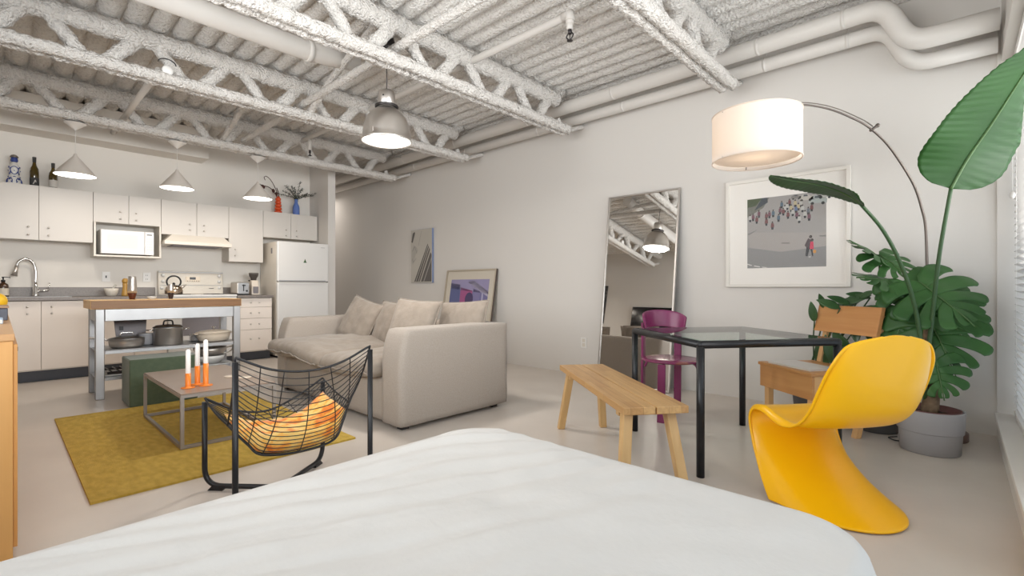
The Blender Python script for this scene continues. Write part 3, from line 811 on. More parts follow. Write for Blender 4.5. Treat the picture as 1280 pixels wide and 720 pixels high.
# things on top of the wall cabinets
zt = 2.1302
t = thing('decanter', 'white ceramic decanter with cobalt blue scrolls, leftmost on the wall cabinets', 'decanter', (-7.6, .17, zt))
dx, dy = -7.585, .112
prof = [(.060, 0), (.062, .01), (.056, .05), (.044, .09), (.036, .115), (.040, .14), (.047, .165), (.042, .20), (.028, .225), (.022, .24), (.022, .25)]
c = MB(); c.lathe(prof, (dx, dy, zt), 28); obj('body', c, X['ceramic'], t)
c = MB(); c.lathe([(.020, 0), (.031, .012), (.031, .022), (.026, .045), (.0262, .05)], (dx, dy, zt + .2505), 20); obj('stopper', c, X['cobalt'], t)
c = MB(); c.lathe([(.026, 0), (.034, .002), (.034, .012), (.024, .026), (.008, .034), (0, .035)], (dx, dy, zt + .301), 20); obj('stopper_cap', c, mat('dull_silver', (.25, .23, .21), .35, .8), t)
def on_body(a, z, off=.002):
    for (r0, z0), (r1, z1) in zip(prof[:-1], prof[1:]):
        if z0 <= z <= z1:
            r = r0 + (r1 - r0) * (z - z0) / (z1 - z0) + off
            return (dx + r * math.cos(a), dy + r * math.sin(a), zt + z)
c = MB()
for a0 in [0, PI / 2 * .9, -PI / 2 * .9, PI]:
    c.tube([on_body(a0 + .72 * math.sin(s), .158 - .042 * math.cos(s)) for s in [2 * PI * i / 24 for i in range(24)]], .004, 6, None, closed=True)
    for sg in (-1, 1):
        c.tube([on_body(a0 + sg * (.25 + .35 * i / 10 + .15 * math.sin(i)), .02 + .055 * i / 10 + .012 * math.sin(i * 1.3)) for i in range(11)], .004, 6)
    c.tube([on_body(a0 + .4 * (i / 8 - .5), .085 + .006 * math.sin(PI * i / 8)) for i in range(9)], .004, 6)
    c.ball(on_body(a0, .155, .001), .006, None, 6, 8)
obj('scroll_ornament', c, X['cobalt'], t)

def wine(loc, label, h, lm, lz, lh):
    t = thing('wine_bottle', label, 'bottle', loc, 0, 'wine bottles on the wall cabinets')
    k = h / .30
    c = MB(); c.lathe([(.034, 0), (.038, .004), (.038, .15 * k), (.034, .185 * k), (.019, .215 * k), (.014, .24 * k), (.0135, .285 * k), (.0155, .286 * k), (.0155, .30 * k), (.012, .30 * k)], (0, 0, 0), 24); obj('glass_body', c, X['olive'], t, world=False)
    c = MB(); c.lathe([(.0386, lz), (.0386, lz + lh)], (0, 0, 0), 24, cap0=False, cap1=False); obj('paper_label', c, lm, t, world=False)
    c = MB(); c.lathe([(.0145, .245 * k), (.0165, .285 * k), (.0165, .3005 * k), (0, .301 * k)], (0, 0, 0), 18); obj('neck_foil', c, X['labelk'], t, world=False)
    return t
tw = wine((-7.57, .268, zt), 'olive glass wine bottle with a dark and white label, next to the decanter', .335, X['labelk'], .012, .09)
c = MB(); c.tube(crv([(.0395, -.012, .03), (.0395, -.004, .045), (.0392, .006, .075), (.0392, .012, .05)], 4), .004, 6); obj('label_emblem', c, X['labelw'], tw, world=False)
wine((-7.57, .420, zt), 'olive glass wine bottle with a plain white label, behind the cone pendant', .295, X['labelw'], .02, .08)

t = thing('red_vase', 'red-orange stacked-bubble vase above the fridge cabinet', 'vase', (-7.58, 2.90, zt))
pr = []
for k in range(5):
    for i in range(7):
        a = PI * i / 6
        pr.append((.024 + (.032 - .004 * k) * math.sin(a), .005 + k * .048 + .024 - .024 * math.cos(a)))
pr += [(.022, .25), (.024, .262), (.018, .262), (.016, .2)]
c = MB(); c.lathe(pr, (-7.58, 2.90, zt), 24); obj('vase_body', c, X['redv'], t)
t = thing('dried_flowers', 'dark dried flower stems standing in the red bubble vase', 'dried flowers', (-7.58, 2.90, zt + .2))
c = MB()
v0 = Vector((-7.58, 2.90, zt + .21))
c.tube(crv([v0, v0 + Vector((0, -.02, .12)), v0 + Vector((.01, -.10, .27)), v0 + Vector((.01, -.17, .33)), v0 + Vector((.01, -.205, .31)), v0 + Vector((.01, -.19, .27))], 6), .005, 6)
c.tube(crv([v0, v0 + Vector((0, -.05, .10)), v0 + Vector((.01, -.13, .17)), v0 + Vector((.01, -.22, .185))], 6), .006, 6)
c.tube(crv([v0, v0 + Vector((0, .01, .08)), v0 + Vector((.02, -.03, .18))], 6), .006, 6)
obj('stems', c, X['dried'], t)
for p, r, s3 in ((v0 + Vector((.01, -.235, .165)), .04, (.7, 1.1, .8)), (v0 + Vector((.01, -.075, .13)), .026, (.7, .9, 1.1)), (v0 + Vector((.01, -.03, .09)), .02, (.7, .9, 1.5)), (v0 + Vector((.01, -.27, .19)), .02, (.6, 1.4, .7))):
    c = MB(); c.ball(p, r, None, 10, 12, s3)
    for i in range(len(c.v)):
        p2 = Vector(c.v[i]); c.v[i] = tuple(p2 + noise.noise_vector(p2 * 60) * .008)
    obj('flower_head', c, X['dried'], t)

t = thing('blue_vase', 'matt blue bottle vase right of the red bubble vase', 'vase', (-7.58, 3.2, zt))
c = MB(); c.lathe([(.045, 0), (.05, .006), (.05, .12), (.044, .155), (.026, .195), (.024, .235), (.03, .255), (.024, .255), (.018, .2)], (-7.58, 3.17, zt), 26); obj('vase_body', c, X['bluev'], t)
t = thing('eucalyptus_sprigs', 'grey-green dried sprigs fanning out of the blue bottle vase', 'dried flowers', (-7.58, 3.17, zt + .2))
rs = random.Random(3)
st, lf = MB(), MB()
for k in range(11):
    a = -1.25 + 2.5 * k / 10 + rs.uniform(-.12, .12); ln = rs.uniform(.22, .36)
    b = Vector((-7.58, 3.17, zt + .205)); dxx = rs.uniform(-.3, .3)
    d = Vector((dxx, math.sin(a) * 1.0, math.cos(a) * .75 + .1)).normalized()
    pts = [b, b + Vector((0, 0, .05)), b + Vector((0, 0, .05)) + d * ln * .5, b + Vector((0, 0, .02)) + d * ln]
    pp = crv(pts, 8); st.tube(pp, .0025, 5)
    for i in range(7, len(pp)):
        for s in (-1, 1, .2):
            o = Vector((rs.uniform(-1, 1), rs.uniform(-1, 1), rs.uniform(-.6, 1))).normalized() * rs.uniform(.02, .045)
            q = pp[i]; sd = d.cross(o).normalized() * .006
            lf.add([q, q + o * .5 + sd, q + o, q + o * .5 - sd], [(0, 1, 2, 3)])
obj('stems', st, X['euca'], t); obj('leaves', lf, X['euca'], t)

# cone pendants
def cone_pendant():
    t = thing('cone_pendant', 'white cone pendant lamp, leftmost, in front of the wine bottles', 'pendant lamp', (TX[0], .52, 2.70), 0, 'cone pendants over the kitchen')
    c = MB(); c.lathe([(.09, -.028), (.085, -.030), (.02, -.085), (.008, -.09), (.008, -.10)], (0, 0, 0), 24); obj('canopy', c, X['sill'], t, world=False)
    c = MB(); c.tube([(0, 0, -.10), (0, 0, -.345)], .003, 6); obj('cord', c, X['sill'], t, world=False)
    c = MB(); c.lathe([(.010, -.335), (.014, -.34), (.014, -.352), (.02, -.362), (.166, -.548), (.170, -.556), (.167, -.558), (.160, -.552), (.02, -.372)], (0, 0, 0), 40, cap1=False); obj('shade', c, mat('greige_shade', (.66, .61, .56), .55), t, world=False)
    c = MB(); c.lathe([(.163, -.5555), (.0, -.5555)], (0, 0, 0), 40, cap0=False); obj('diffuser', c, X['lamp_on'], t, world=False)
    return t
cpend = cone_pendant()
CPY = (.528, 1.395, 2.26)
dup(cpend, (TX[0], CPY[1], 2.70), None, 'white cone pendant lamp, middle of the three, above the steel cart')
dup(cpend, (TX[0], CPY[2], 2.70), None, 'white cone pendant lamp, rightmost, in front of the red vase')
cpend.location.y = CPY[0]

# bell pendant
t = thing('bell_pendant', 'large brushed aluminium bell pendant lamp hanging over the living area', 'pendant lamp', (-3.16, 1.99, 2.08))
bx, by, bz = -3.44, 2.175, 2.20
c = MB(); c.lathe([(0.1972, 0.0000), (0.2035, 0.0033), (0.2035, 0.0133), (0.1961, 0.0222), (0.1929, 0.0666), (0.1823, 0.1332), (0.1590, 0.1943), (0.1219, 0.2387), (0.0827, 0.2720), (0.0700, 0.2797), (0.0678, 0.2764), (0.1187, 0.2331), (0.1548, 0.1887), (0.1770, 0.1310), (0.1876, 0.0666), (0.1887, 0.0200)], (bx, by, bz), 48, cap0=False, cap1=False); obj('shade', c, X['alu'], t)
c = MB(); c.lathe([(.090, .281), (.094, .285), (.094, .298), (.066, .304)], (bx, by, bz), 32); obj('collar', c, X['darkmetal'], t)
c = MB(); c.lathe([(.064, .3045), (.067, .31), (.067, .405), (.062, .416), (.02, .42)], (bx, by, bz), 28); ho = obj('lamp_housing', c, X['alu'], t)
c = MB(); c.ball((bx + .037, by - .055, bz + .365), .007, None, 6, 8); obj('screw', c, X['black'], ho)
c = MB(); c.lathe([(.190, .010), (.0, .004)], (bx, by, bz), 48, cap0=False); obj('diffuser', c, X['lamp_on'], t)
c = MB(); c.box((bx + .08, by - .19, bz + .03), (bx + .10, by - .178, bz + .062), None); obj('clip', c, X['steel'], t, bevel=.002)
c = MB(); c.tube([(bx, by, bz + .42), (bx, by, bz + .745)], .0035, 6); obj('cord', c, X['darkmetal'], t)
c = MB(); c.lathe([(.02, .742), (.08, .745), (.085, .76), (.07, .81), (.055, .86), (.05, .915)], (bx, by, bz), 24); obj('canopy', c, X['darkmetal'], t)

# ------------------------------------------------------------------ steel kitchen cart
t = thing('kitchen_cart', 'stainless steel kitchen cart with a butcher block top', 'kitchen cart', (-5.87, 1.15, 0))
IX0, IX1, IY0, IY1 = -6.13, -5.60, .548, 1.765
c = MB(); c.box((IX0, IY0, .81), (IX1, IY1, .888)); obj('worktop', c, X['butcher'], t, bevel=.004)
lw = .062
for x in (IX0 + .02, IX1 - lw - .004):
    for y in (IY0 + .035, IY1 - lw - .01):
        c = MB(); c.box((x, y, .0), (x + lw, y + lw, .809)); obj('leg', c, X['steelh'], t, bevel=.004)
c = MB()
c.box((IX1 - .045, IY0 + .1, .70), (IX1 - .008, IY1 - .075, .808)); c.box((IX0 + .03, IY0 + .1, .70), (IX0 + .06, IY1 - .075, .808))
c.box((IX0 + .085, IY0 + .04, .70), (IX1 - .07, IY0 + .075, .808)); c.box((IX0 + .085, IY1 - .06, .70), (IX1 - .07, IY1 - .03, .808))
obj('apron', c, X['steelh'], t, bevel=.003)
for z0, z1, nm in ((.402, .436, 'shelf'), (.165, .192, 'shelf')):
    c = MB(); c.box((IX0 + .025, IY0 + .04, z1 - .006), (IX1 - .01, IY1 - .015, z1)); c.box((IX1 - .02, IY0 + .1, z0), (IX1 - .0095, IY1 - .075, z1 - .0062)); obj(nm, c, X['steelh'], t, bevel=.002)
SZ1, SZ2 = .4364, .1924

# things on the cart top
def grinder(loc, label, steel_h, r, gm):
    t = thing('spice_grinder', label, 'grinder', loc, 0, 'spice grinders on the cart')
    c = MB(); c.lathe([(r * .62, 0), (r * .66, .008), (r * .74, .02), (r * 1.0, .055), (r * 1.0, .062)], (0, 0, 0), 22); obj('glass_base', c, gm, t, world=False)
    c = MB(); c.lathe([(r * 1.02, .0622), (r * 1.04, .09), (r * .96, .06 + steel_h * .6), (r * .86, .06 + steel_h), (r * .855, .0605 + steel_h), (r * .78, .0606 + steel_h), (r * .77, .055 + steel_h), (0, .055 + steel_h)], (0, 0, 0), 24); obj('steel_top', c, X['steel'], t, world=False)
    return t
grinder((-5.93, .89, .8884), 'tall steel spice grinder with a red-brown glass base, on the cart', .165, .037, mat('red_brown_glass', (.10, .025, .012), .15))
grinder((-5.93, 1.205, .8884), 'short steel spice grinder with a dark glass base, in front of the kettle', .09, .028, mat('dark_glass', (.03, .02, .025), .12))
t = thing('glass_bowl', 'tiny clear glass bowl between the two spice grinders', 'bowl', (-5.9, 1.03, .888))
c = MB(); c.lathe([(.022, 0), (.03, .003), (.042, .028), (.039, .028), (.028, .006), (0, .005)], (-5.92, 1.045, .8885), 22); obj('bowl_body', c, mat('frosted_glass', (.66, .66, .64), .2), t)

# pans
t = thing('saute_pan', 'steel saute pan with lid and long handle at the left of the cart shelf', 'pan', (-5.80, .87, SZ1))
px_, py_ = -5.80, .83
c = MB(); c.lathe([(.105, 0), (.122, .006), (.132, .022), (.136, .05), (.137, .082), (.141, .0835), (.135, .084), (.130, .05), (.0, .02)], (px_, py_, SZ1 + .0005), 32); obj('pan_body', c, X['steel'], t)
c = MB(); c.lathe([(.137, .0845), (.132, .090), (.08, .103), (.0, .108)], (px_, py_, SZ1), 32); ld = obj('lid', c, X['steelh'], t)
c = MB(); c.tube(bend([(px_, py_ - .05, SZ1 + .106), (px_, py_ - .045, SZ1 + .14), (px_, py_ + .045, SZ1 + .14), (px_, py_ + .05, SZ1 + .106)], 5, .02), .006, 8); obj('lid_handle', c, X['chrome'], ld)
c = MB(); c.tube(crv([(px_ - .03, py_ - .136, SZ1 + .07), (px_ - .03, py_ - .18, SZ1 + .095), (px_ - .02, py_ - .27, SZ1 + .105)], 6), .009, 8, flatten=.6); obj('handle', c, X['steel'], t)

t = thing('stock_pot', 'tall steel stock pot with lid in the middle of the cart shelf', 'pot', (-5.79, 1.21, SZ1))
qx, qy = -5.79, 1.155
c = MB(); c.lathe([(.115, 0), (.122, .006), (.122, .165), (.126, .168), (.120, .168)], (qx, qy, SZ1 + .0005), 36); obj('pot_body', c, X['steel'], t)
c = MB(); c.lathe([(.127, .169), (.127, .176), (.10, .193), (.0, .202)], (qx, qy, SZ1), 32); ld = obj('lid', c, mat('smoked_lid_steel', (.28, .28, .29), .25, .9), t)
c = MB(); c.tube(bend([(qx, qy - .04, SZ1 + .198), (qx, qy - .035, SZ1 + .238), (qx, qy + .035, SZ1 + .238), (qx, qy + .04, SZ1 + .198)], 5, .02), .007, 8); obj('lid_handle', c, X['black'], ld)
for s in (-1, 1):
    c = MB(); c.tube(bend([(qx + .03, qy + s * .118, SZ1 + .145), (qx + .03, qy + s * .172, SZ1 + .15), (qx - .03, qy + s * .172, SZ1 + .15), (qx - .03, qy + s * .118, SZ1 + .145)], 4, .02), .007, 8); obj('handle', c, X['chrome'], t)

t = thing('small_pot', 'small grey enamel pot half hidden behind the steel stock pot', 'pot', (-5.90, 1.0, SZ1))
c = MB(); c.lathe([(.05, 0), (.066, .02), (.07, .11), (.072, .115), (.068, .115), (.0, .10)], (-5.90, 1.0, SZ1 + .0005), 24); obj('pot_body', c, mat('grey_enamel', (.38, .38, .40), .3), t)
t = thing('plate_stack', 'low stack of pale plates behind the cream casserole', 'plates', (-5.95, 1.50, SZ1))
c = MB()
for k in range(5): c.lathe([(.05, .0005 + k * .014), (.085, .004 + k * .014), (.11, .013 + k * .014), (.0, .008 + k * .014)], (-5.95, 1.48, SZ1), 24)
obj('plates', c, mat('pale_plate', (.58, .57, .57), .3), t)
t = thing('casserole', 'cream oval enamel casserole with lid at the right of the cart shelf', 'casserole', (-5.80, 1.57, SZ1))
M_ = Matrix.Translation((-5.79, 1.555, SZ1)) @ Matrix.Diagonal((.8, 1.06, 1, 1))
c = MB(); c.lathe([(.105, .0005), (.13, .012), (.145, .06), (.150, .09), (.155, .092), (.148, .092)], (0, 0, 0), 34, None, M_); obj('pot_body', c, X['cream'], t)
c = MB(); c.lathe([(.156, .0925), (.156, .098), (.12, .112), (.05, .122), (.0, .124)], (0, 0, 0), 34, None, M_); ld = obj('lid', c, X['cream'], t)
c = MB(); c.lathe([(.007, .124), (.007, .14), (.02, .148), (.02, .154), (0, .156)], (-5.79, 1.555, SZ1), 14); obj('lid_knob', c, X['chrome'], ld)
for s in (-1, 1):
    c = MB(); c.box((-5.83, 1.555 + s * .15, SZ1 + .08), (-5.75, 1.555 + s * .185, SZ1 + .09)); obj('handle', c, X['cream'], t, bevel=.004)
t = thing('upright_tray', 'grey upright metal tray leaning behind the saute pan', 'tray', (-6.03, .85, SZ1))
c = MB(); c.hexa([(-5.985, .78, SZ1 + .0005), (-5.975, .78, SZ1 + .0005), (-5.975, 1.0, SZ1 + .0005), (-5.985, 1.0, SZ1 + .0005)],
               [(-6.025, .76, SZ1 + .26), (-6.015, .76, SZ1 + .26), (-6.015, 1.02, SZ1 + .26), (-6.025, 1.02, SZ1 + .26)])
obj('tray_plate', c, X['slate'], t, bevel=.003)
c = MB(); c.box((-6.0, .80, SZ1 + .15), (-5.985, .83, SZ1 + .19)); obj('hinge', c, X['black'], t)

# lower shelf
t = thing('roasting_rack', 'steel tray of tangled utensils at the left of the lower cart shelf', 'tray', (-5.8, .85, SZ2))
c = MB(); c.box((-5.98, .66, SZ2 + .0005), (-5.66, 1.18, SZ2 + .012)); obj('tray', c, X['steelh'], t, bevel=.004)
c = MB()
for k in range(9): c.tube([(-5.97, .69 + k * .055, SZ2 + .045), (-5.67, .70 + k * .055, SZ2 + .045)], .006, 6)
c.tube([(-5.97, .67, SZ2 + .03), (-5.97, 1.17, SZ2 + .03)], .012, 8); c.tube([(-5.67, .67, SZ2 + .03), (-5.67, 1.17, SZ2 + .03)], .012, 8)
obj('rack_bars', c, X['darkmetal'], t)
t = thing('skillet', 'shallow lidded pan lying on the steel tray of the lower shelf', 'pan', (-5.8, .95, SZ2 + .05))
c = MB(); c.lathe([(.11, .052), (.135, .06), (.15, .085), (.145, .085), (.12, .064), (0, .06)], (-5.82, .95, SZ2), 26); obj('pan_body', c, X['darkmetal'], t)
c = MB(); c.lathe([(.15, .0855), (.148, .09), (.06, .108), (.0, .112)], (-5.82, .95, SZ2), 26); ld = obj('lid', c, X['steel'], t)
c = MB(); c.tube(bend([(-5.82, .925, SZ2 + .11), (-5.82, .928, SZ2 + .145), (-5.82, .972, SZ2 + .145), (-5.82, .975, SZ2 + .11)], 5, .012), .006, 8); obj('lid_handle', c, X['chrome'], ld)
t = thing('white_bowl', 'white mixing bowl on the lower shelf, under the steel colander', 'bowl', (-5.82, 1.53, SZ2))
c = MB(); c.lathe([(.06, .0005), (.09, .012), (.125, .06), (.135, .095), (.130, .095), (.085, .02), (0, .015)], (-5.82, 1.53, SZ2), 26); obj('bowl_body', c, X['ceramic'], t)
t = thing('steel_bowl', 'steel colander bowl with side handle stacked on the white mixing bowl', 'bowl', (-5.82, 1.53, SZ2 + .1))
c = MB(); c.lathe([(.08, .0955), (.12, .105), (.148, .15), (.154, .178), (.149, .178), (.115, .11), (.0, .10)], (-5.82, 1.53, SZ2), 28); obj('bowl_body', c, X['steel'], t)
c = MB(); c.tube(crv([(-5.80, 1.665, SZ2 + .165), (-5.78, 1.74, SZ2 + .17), (-5.77, 1.70, SZ2 + .12), (-5.77, 1.63, SZ2 + .11)], 6), .007, 8); obj('handle', c, X['bisque'], t)
t = thing('oven_tray', 'bright steel oven tray at the right front of the lower cart shelf', 'tray', (-5.70, 1.45, SZ2))
c = MB(); c.box((-5.665, 1.24, SZ2 + .0005), (-5.615, 1.66, SZ2 + .022)); obj('tray_rim', c, X['steelh'], t, bevel=.004)

# ------------------------------------------------------------------ ottoman, rug, coffee table
t = thing('ottoman', 'dark green upholstered cube ottoman in front of the steel cart', 'ottoman', (-5.19, .98, 0))
c = MB(); c.box((-5.385, .735, .004), (-5.02, 1.225, .40)); obj('body', c, X['green'], t, bevel=.012, seg=3)
c = MB()
for zz in (.396,):
    c.tube([(-5.379, .741, zz), (-5.026, .741, zz), (-5.026, 1.219, zz), (-5.379, 1.219, zz)], .004, 6, None, closed=True)
obj('piping', c, X['green'], t)

def rug_fn():
    mb = MB()
    x0, x1, y0, y1 = -5.0, -2.92, .285, 1.61
    def top(u, w):
        return (x0 + (x1 - x0) * u, y0 + (y1 - y0) * w, .012 + .0012 * noise.noise(Vector((u * 40, w * 30, 0))))
    mb.grid(top, 60, 40)
    mb.box((x0, y0, .0006), (x1, y1, .0112))
    return mb
tag(obj('rug', rug_fn(), X['rug'], None, loc=(-3.96, .95, 0)), 'mustard yellow wool rug under the coffee table and wire chair', 'rug')

t = thing('coffee_table', 'low coffee table with a brown top and thin grey square-tube frame', 'coffee table', (-4.01, 1.03, .013))
x0, x1, y0, y1, zt2 = -4.56, -3.46, .752, 1.31, .35
c = MB(); c.box((x0 + .004, y0 + .004, zt2 - .006), (x1 - .004, y1 - .004, zt2 + .001)); obj('tabletop', c, X['ctop'], t, bevel=.001)
s = .02
c = MB()
c.box((x0, y0, zt2 - .024), (x1, y0 + s, zt2 - .0065)); c.box((x0, y1 - s, zt2 - .024), (x1, y1, zt2 - .0065))
c.box((x0, y0 + s, zt2 - .024), (x0 + s, y1 - s, zt2 - .0065)); c.box((x1 - s, y0 + s, zt2 - .024), (x1, y1 - s, zt2 - .0065))
obj('top_frame', c, X['greymetal'], t)
c = MB()
c.box((x0 + s, y0, .0145), (x1 - s, y0 + s, .0335)); c.box((x0 + s, y1 - s, .0145), (x1 - s, y1, .0335))
c.box((x0, y0 + s, .0145), (x0 + s, y1 - s, .0335)); c.box((x1 - s, y0 + s, .0145), (x1, y1 - s, .0335))
obj('base_frame', c, X['greymetal'], t)
for x in (x0, x1 - s):
    for y in (y0, y1 - s):
        c = MB(); c.box((x, y, .0145), (x + s, y + s, zt2 - .0242)); obj('leg', c, X['greymetal'], t)

zt2 += .0015
def candle(loc, label, hh, hc):
    t = thing('candle_holder', label, 'candle holder', loc, 0, 'orange candle holders')
    c = MB(); c.lathe([(.040, 0), (.040, .005), (.017, .006), (.016, .012), (.016, hh), (.0125, hh), (.0125, hh - .02), (0, hh - .02)], (0, 0, 0), 26); obj('holder_body', c, X['orange'], t, world=False)
    q = thing('candle', label.replace('orange candle holder', 'white candle in the orange holder').replace(' of the three', ''), 'candle', (loc[0], loc[1], loc[2] + hh - .0195), 0, 'white taper candles')
    c = MB(); c.lathe([(.012, 0), (.0145, .02), (.014, hc - hh + .01), (.006, hc - hh + .02), (0, hc - hh + .02)], (0, 0, 0), 20); obj('wax_body', c, X['wax'], q, world=False)
    c = MB(); c.tube([(0, 0, hc - hh + .019), (.001, 0, hc - hh + .03)], .0012, 6); obj('wick', c, X['wick'], q, world=False)
candle((-3.66, .837, zt2), 'shortest orange candle holder, leftmost of the three on the coffee table', .095, .25)
candle((-3.745, .91, zt2), 'middle-height orange candle holder, rear of the three on the coffee table', .125, .275)
candle((-3.665, .938, zt2), 'tallest orange candle holder, rightmost of the three on the coffee table', .148, .305)
for (x, y), lb in (((-3.90, 1.16), 'pale round cork coaster at the back of the coffee table'), ((-3.78, 1.21), 'pale round cork coaster nearer the wire chair on the coffee table')):
    c = MB(); c.lathe([(.045, 0), (.047, .002), (.047, .005), (0, .006)], (x, y, zt2), 24)
    tag(obj('coaster', c, X['cream'], None, loc=(x, y, zt2)), lb, 'coaster', 'coasters on the coffee table')

# ------------------------------------------------------------------ sofa
def soft_box(x0, x1, y0, y1, z0, z1, r=.05, n=10, puff=0., amp=.004, fr=9., sag=None):
    """a rounded upholstered block"""
    mb = MB()
    cx, cy, cz = (x0 + x1) / 2, (y0 + y1) / 2, (z0 + z1) / 2
    hx, hy, hz = (x1 - x0) / 2, (y1 - y0) / 2, (z1 - z0) / 2
    def warp(p):
        q = [max(-h + r, min(h - r, v)) for v, h in zip(p, (hx, hy, hz))]
        d = Vector(p) - Vector(q)
        p2 = Vector(q) + (d.normalized() * r if d.length > 1e-9 else Vector())
        a, b, c_ = p2.x / hx, p2.y / hy, p2.z / hz
        if puff: p2.z += math.copysign(puff * (1 - a ** 4) * (1 - b ** 4), c_) * abs(c_)
        w = Vector((cx, cy, cz)) + p2
        w += noise.noise_vector(w * fr) * amp
        if sag: w = sag(w)
        return tuple(w)
    ns = [max(6, int(2 * h / .045)) for h in (hx, hy, hz)]
    def face(ax, sg):
        u, v = [(1, 2), (2, 0), (0, 1)][ax]
        H = (hx, hy, hz)
        def fn(a, b):
            p = [0, 0, 0]; p[ax] = sg * H[ax]
            ta, tb = (2 * a - 1), (2 * b - 1)
            p[u] = ta * H[u] * sg; p[v] = tb * H[v]
            return warp(p)
        mb.grid(fn, ns[u], ns[v])
    for ax in range(3):
        for sg in (-1, 1): face(ax, sg)
    return mb
sf = thing('sofa', 'beige linen two-seat sofa standing with its back to the long wall', 'sofa', (-3.87, 2.42, 0))
def bulge_base(w): return w
obj('base', soft_box(-4.90, -2.86, 1.895, 2.90, .032, .345, .02), X['sofa'], sf, weld=True)
def arm_sag(w):
    # arm: front edge rounds back towards the top
    t = max(0, min(1, (w.z - .45) / .26)); f = max(0, 1 - (w.y - 1.88) / .35)
    w.y += .06 * t * t * f
    return w
obj('arm', soft_box(-3.05, -2.80, 1.88, 2.95, .028, .71, .02, amp=.003, sag=arm_sag), X['sofa'], sf, weld=True)
obj('arm', soft_box(-4.95, -4.75, 1.88, 2.95, .028, .71, .02, amp=.003, sag=arm_sag), X['sofa'], sf, weld=True)
obj('backrest', soft_box(-4.76, -3.04, 2.72, 2.95, .06, .70, .04, amp=.004), X['sofa'], sf, weld=True)
def seat_sag(w):
    a = (w.x + 3.9) / .86
    bul = max(0, 1 - (w.y - 1.80) / .25)
    w.z -= .03 * math.exp(-((a - .02) * 3.2) ** 2) * 1.0
    w.z += .028 * math.exp(-((a + .55) * 2.6) ** 2)
    w.y -= .03 * bul * math.exp(-((a + .35) * 1.6) ** 2)
    w.z += .010 * noise.noise(Vector((w.x * 6, w.y * 3, 0)))
    w.z += .006 * noise.noise(Vector((w.x * 18, w.y * 5, 3)))
    return w
for x0_, x1_, dz_, dy_ in ((-4.91, -3.80, .014, -.03), (-3.86, -3.058, .0, .0)):
    def sag2(w, dz_=dz_, dy_=dy_):
        w = seat_sag(w); w.z += dz_; w.y += dy_ * max(0, min(1, (2.3 - w.y) / .4))
        w.z += .007 * noise.noise(Vector((w.x * 13, w.y * 8, dz_ * 90))) + .005 * noise.noise(Vector((w.x * 30, w.y * 7, 5)))
        return w
    sc_ = obj('seat_cushion', soft_box(x0_, x1_, 1.80, 2.71, .348, .475, .06, puff=.028, amp=.007, sag=sag2), X['sofac'], sf, weld=True)
    c = MB(); pp = []
    for i in range(50):
        x = x0_ + .02 + (x1_ - x0_ - .04) * i / 49
        w = sag2(Vector((x, 1.797, .385))); pp.append((w.x, w.y - .002, w.z))
    c.tube(pp, .006, 6); obj('piping', c, X['sofac'], sc_)
for x in (-4.86, -2.89):
    for y in (1.96, 2.85):
        c = MB(); c.box((x - .03, y - .03, 0), (x + .03, y + .03, .0275)); obj('leg', c, X['darkmetal'], sf)

def pillow(w, h, t, nu=30, amp=.007, sd=0., crn=.16):
    mb = MB()
    def side(sg):
        def fn(u, v):
            a, b = 2 * u - 1, 2 * v - 1
            px = w / 2 * a * (1 - crn * .5 * (1 - abs(a) ** 1.0) * 0 - .06 * (1 - b * b) * abs(a) ** 3)
            py = h / 2 * b * (1 - .06 * (1 - a * a) * abs(b) ** 3)
            th = t / 2 * (max(0, (1 - abs(a) ** 2.6)) * max(0, (1 - abs(b) ** 2.6))) ** .55
            p = Vector((px, py, 0))
            edge = min(1, 4 * min(1 - abs(a), 1 - abs(b)))
            wv = noise.noise(Vector((px * 9 + sd, py * 9, sg * 3))) * amp * 1.6 + noise.noise(Vector((px * 24 + sd, py * 11, sg))) * amp * .7
            return (px, py, sg * (th + wv * edge))
        return fn
    mb.grid(side(1), nu, nu)
    g = MB(); g.grid(side(-1), nu, nu)
    mb.add(g.v, [tuple(reversed(f)) for f in g.f])
    return mb
def orient(center, right, up):
    r = Vector(right).normalized(); u = Vector(up); u = (u - r * u.dot(r)).normalized(); n = r.cross(u)
    M_ = Matrix((( r.x, u.x, n.x, center[0]), (r.y, u.y, n.y, center[1]), (r.z, u.z, n.z, center[2]), (0, 0, 0, 1)))
    return M_
def cushion(label, cen, right, up, w, h, t, m, sd, name='cushion', group='beige sofa cushions', amp=.007):
    p = pillow(w, h, t, sd=sd, amp=amp); M_ = orient(cen, right, up)
    p.v = [tuple(M_ @ Vector(v)) for v in p.v]
    th = thing(name, label, 'cushion', (cen[0], cen[1], cen[2] - h * .45), 0, group)
    obj('cushion_cover', p, m, th, weld=True)
    c = MB(); edge = []
    for (a0, b0, a1, b1) in ((-1, -1, 1, -1), (1, -1, 1, 1), (1, 1, -1, 1), (-1, 1, -1, -1)):
        for i in range(14):
            a = a0 + (a1 - a0) * i / 14; b = b0 + (b1 - b0) * i / 14
            edge.append(M_ @ Vector((w / 2 * a * (1 - .06 * (1 - b * b)), h / 2 * b * (1 - .06 * (1 - a * a)), 0)))
    c.tube(edge, .006, 6, None, closed=True); obj('piping', c, m, th)
    return th
cushion('beige square cushion at the left end of the sofa, tilted to the right', (-4.44, 2.49, .665), (1, .05, -.20), (.18, .45, 1), .52, .47, .16, X['sofac'], 1.)
cushion('beige cushion slumped between the left cushion and the third cushion', (-4.02, 2.58, .655), (1, .0, -.04), (.05, .35, 1), .48, .44, .14, X['sofac'], 5.)
cushion('beige cushion in the middle, resting against the near right arm of the sofa', (-3.45, 2.43, .665), (1, .22, -.05), (.05, .42, 1), .50, .50, .17, X['sofac'], 9.)
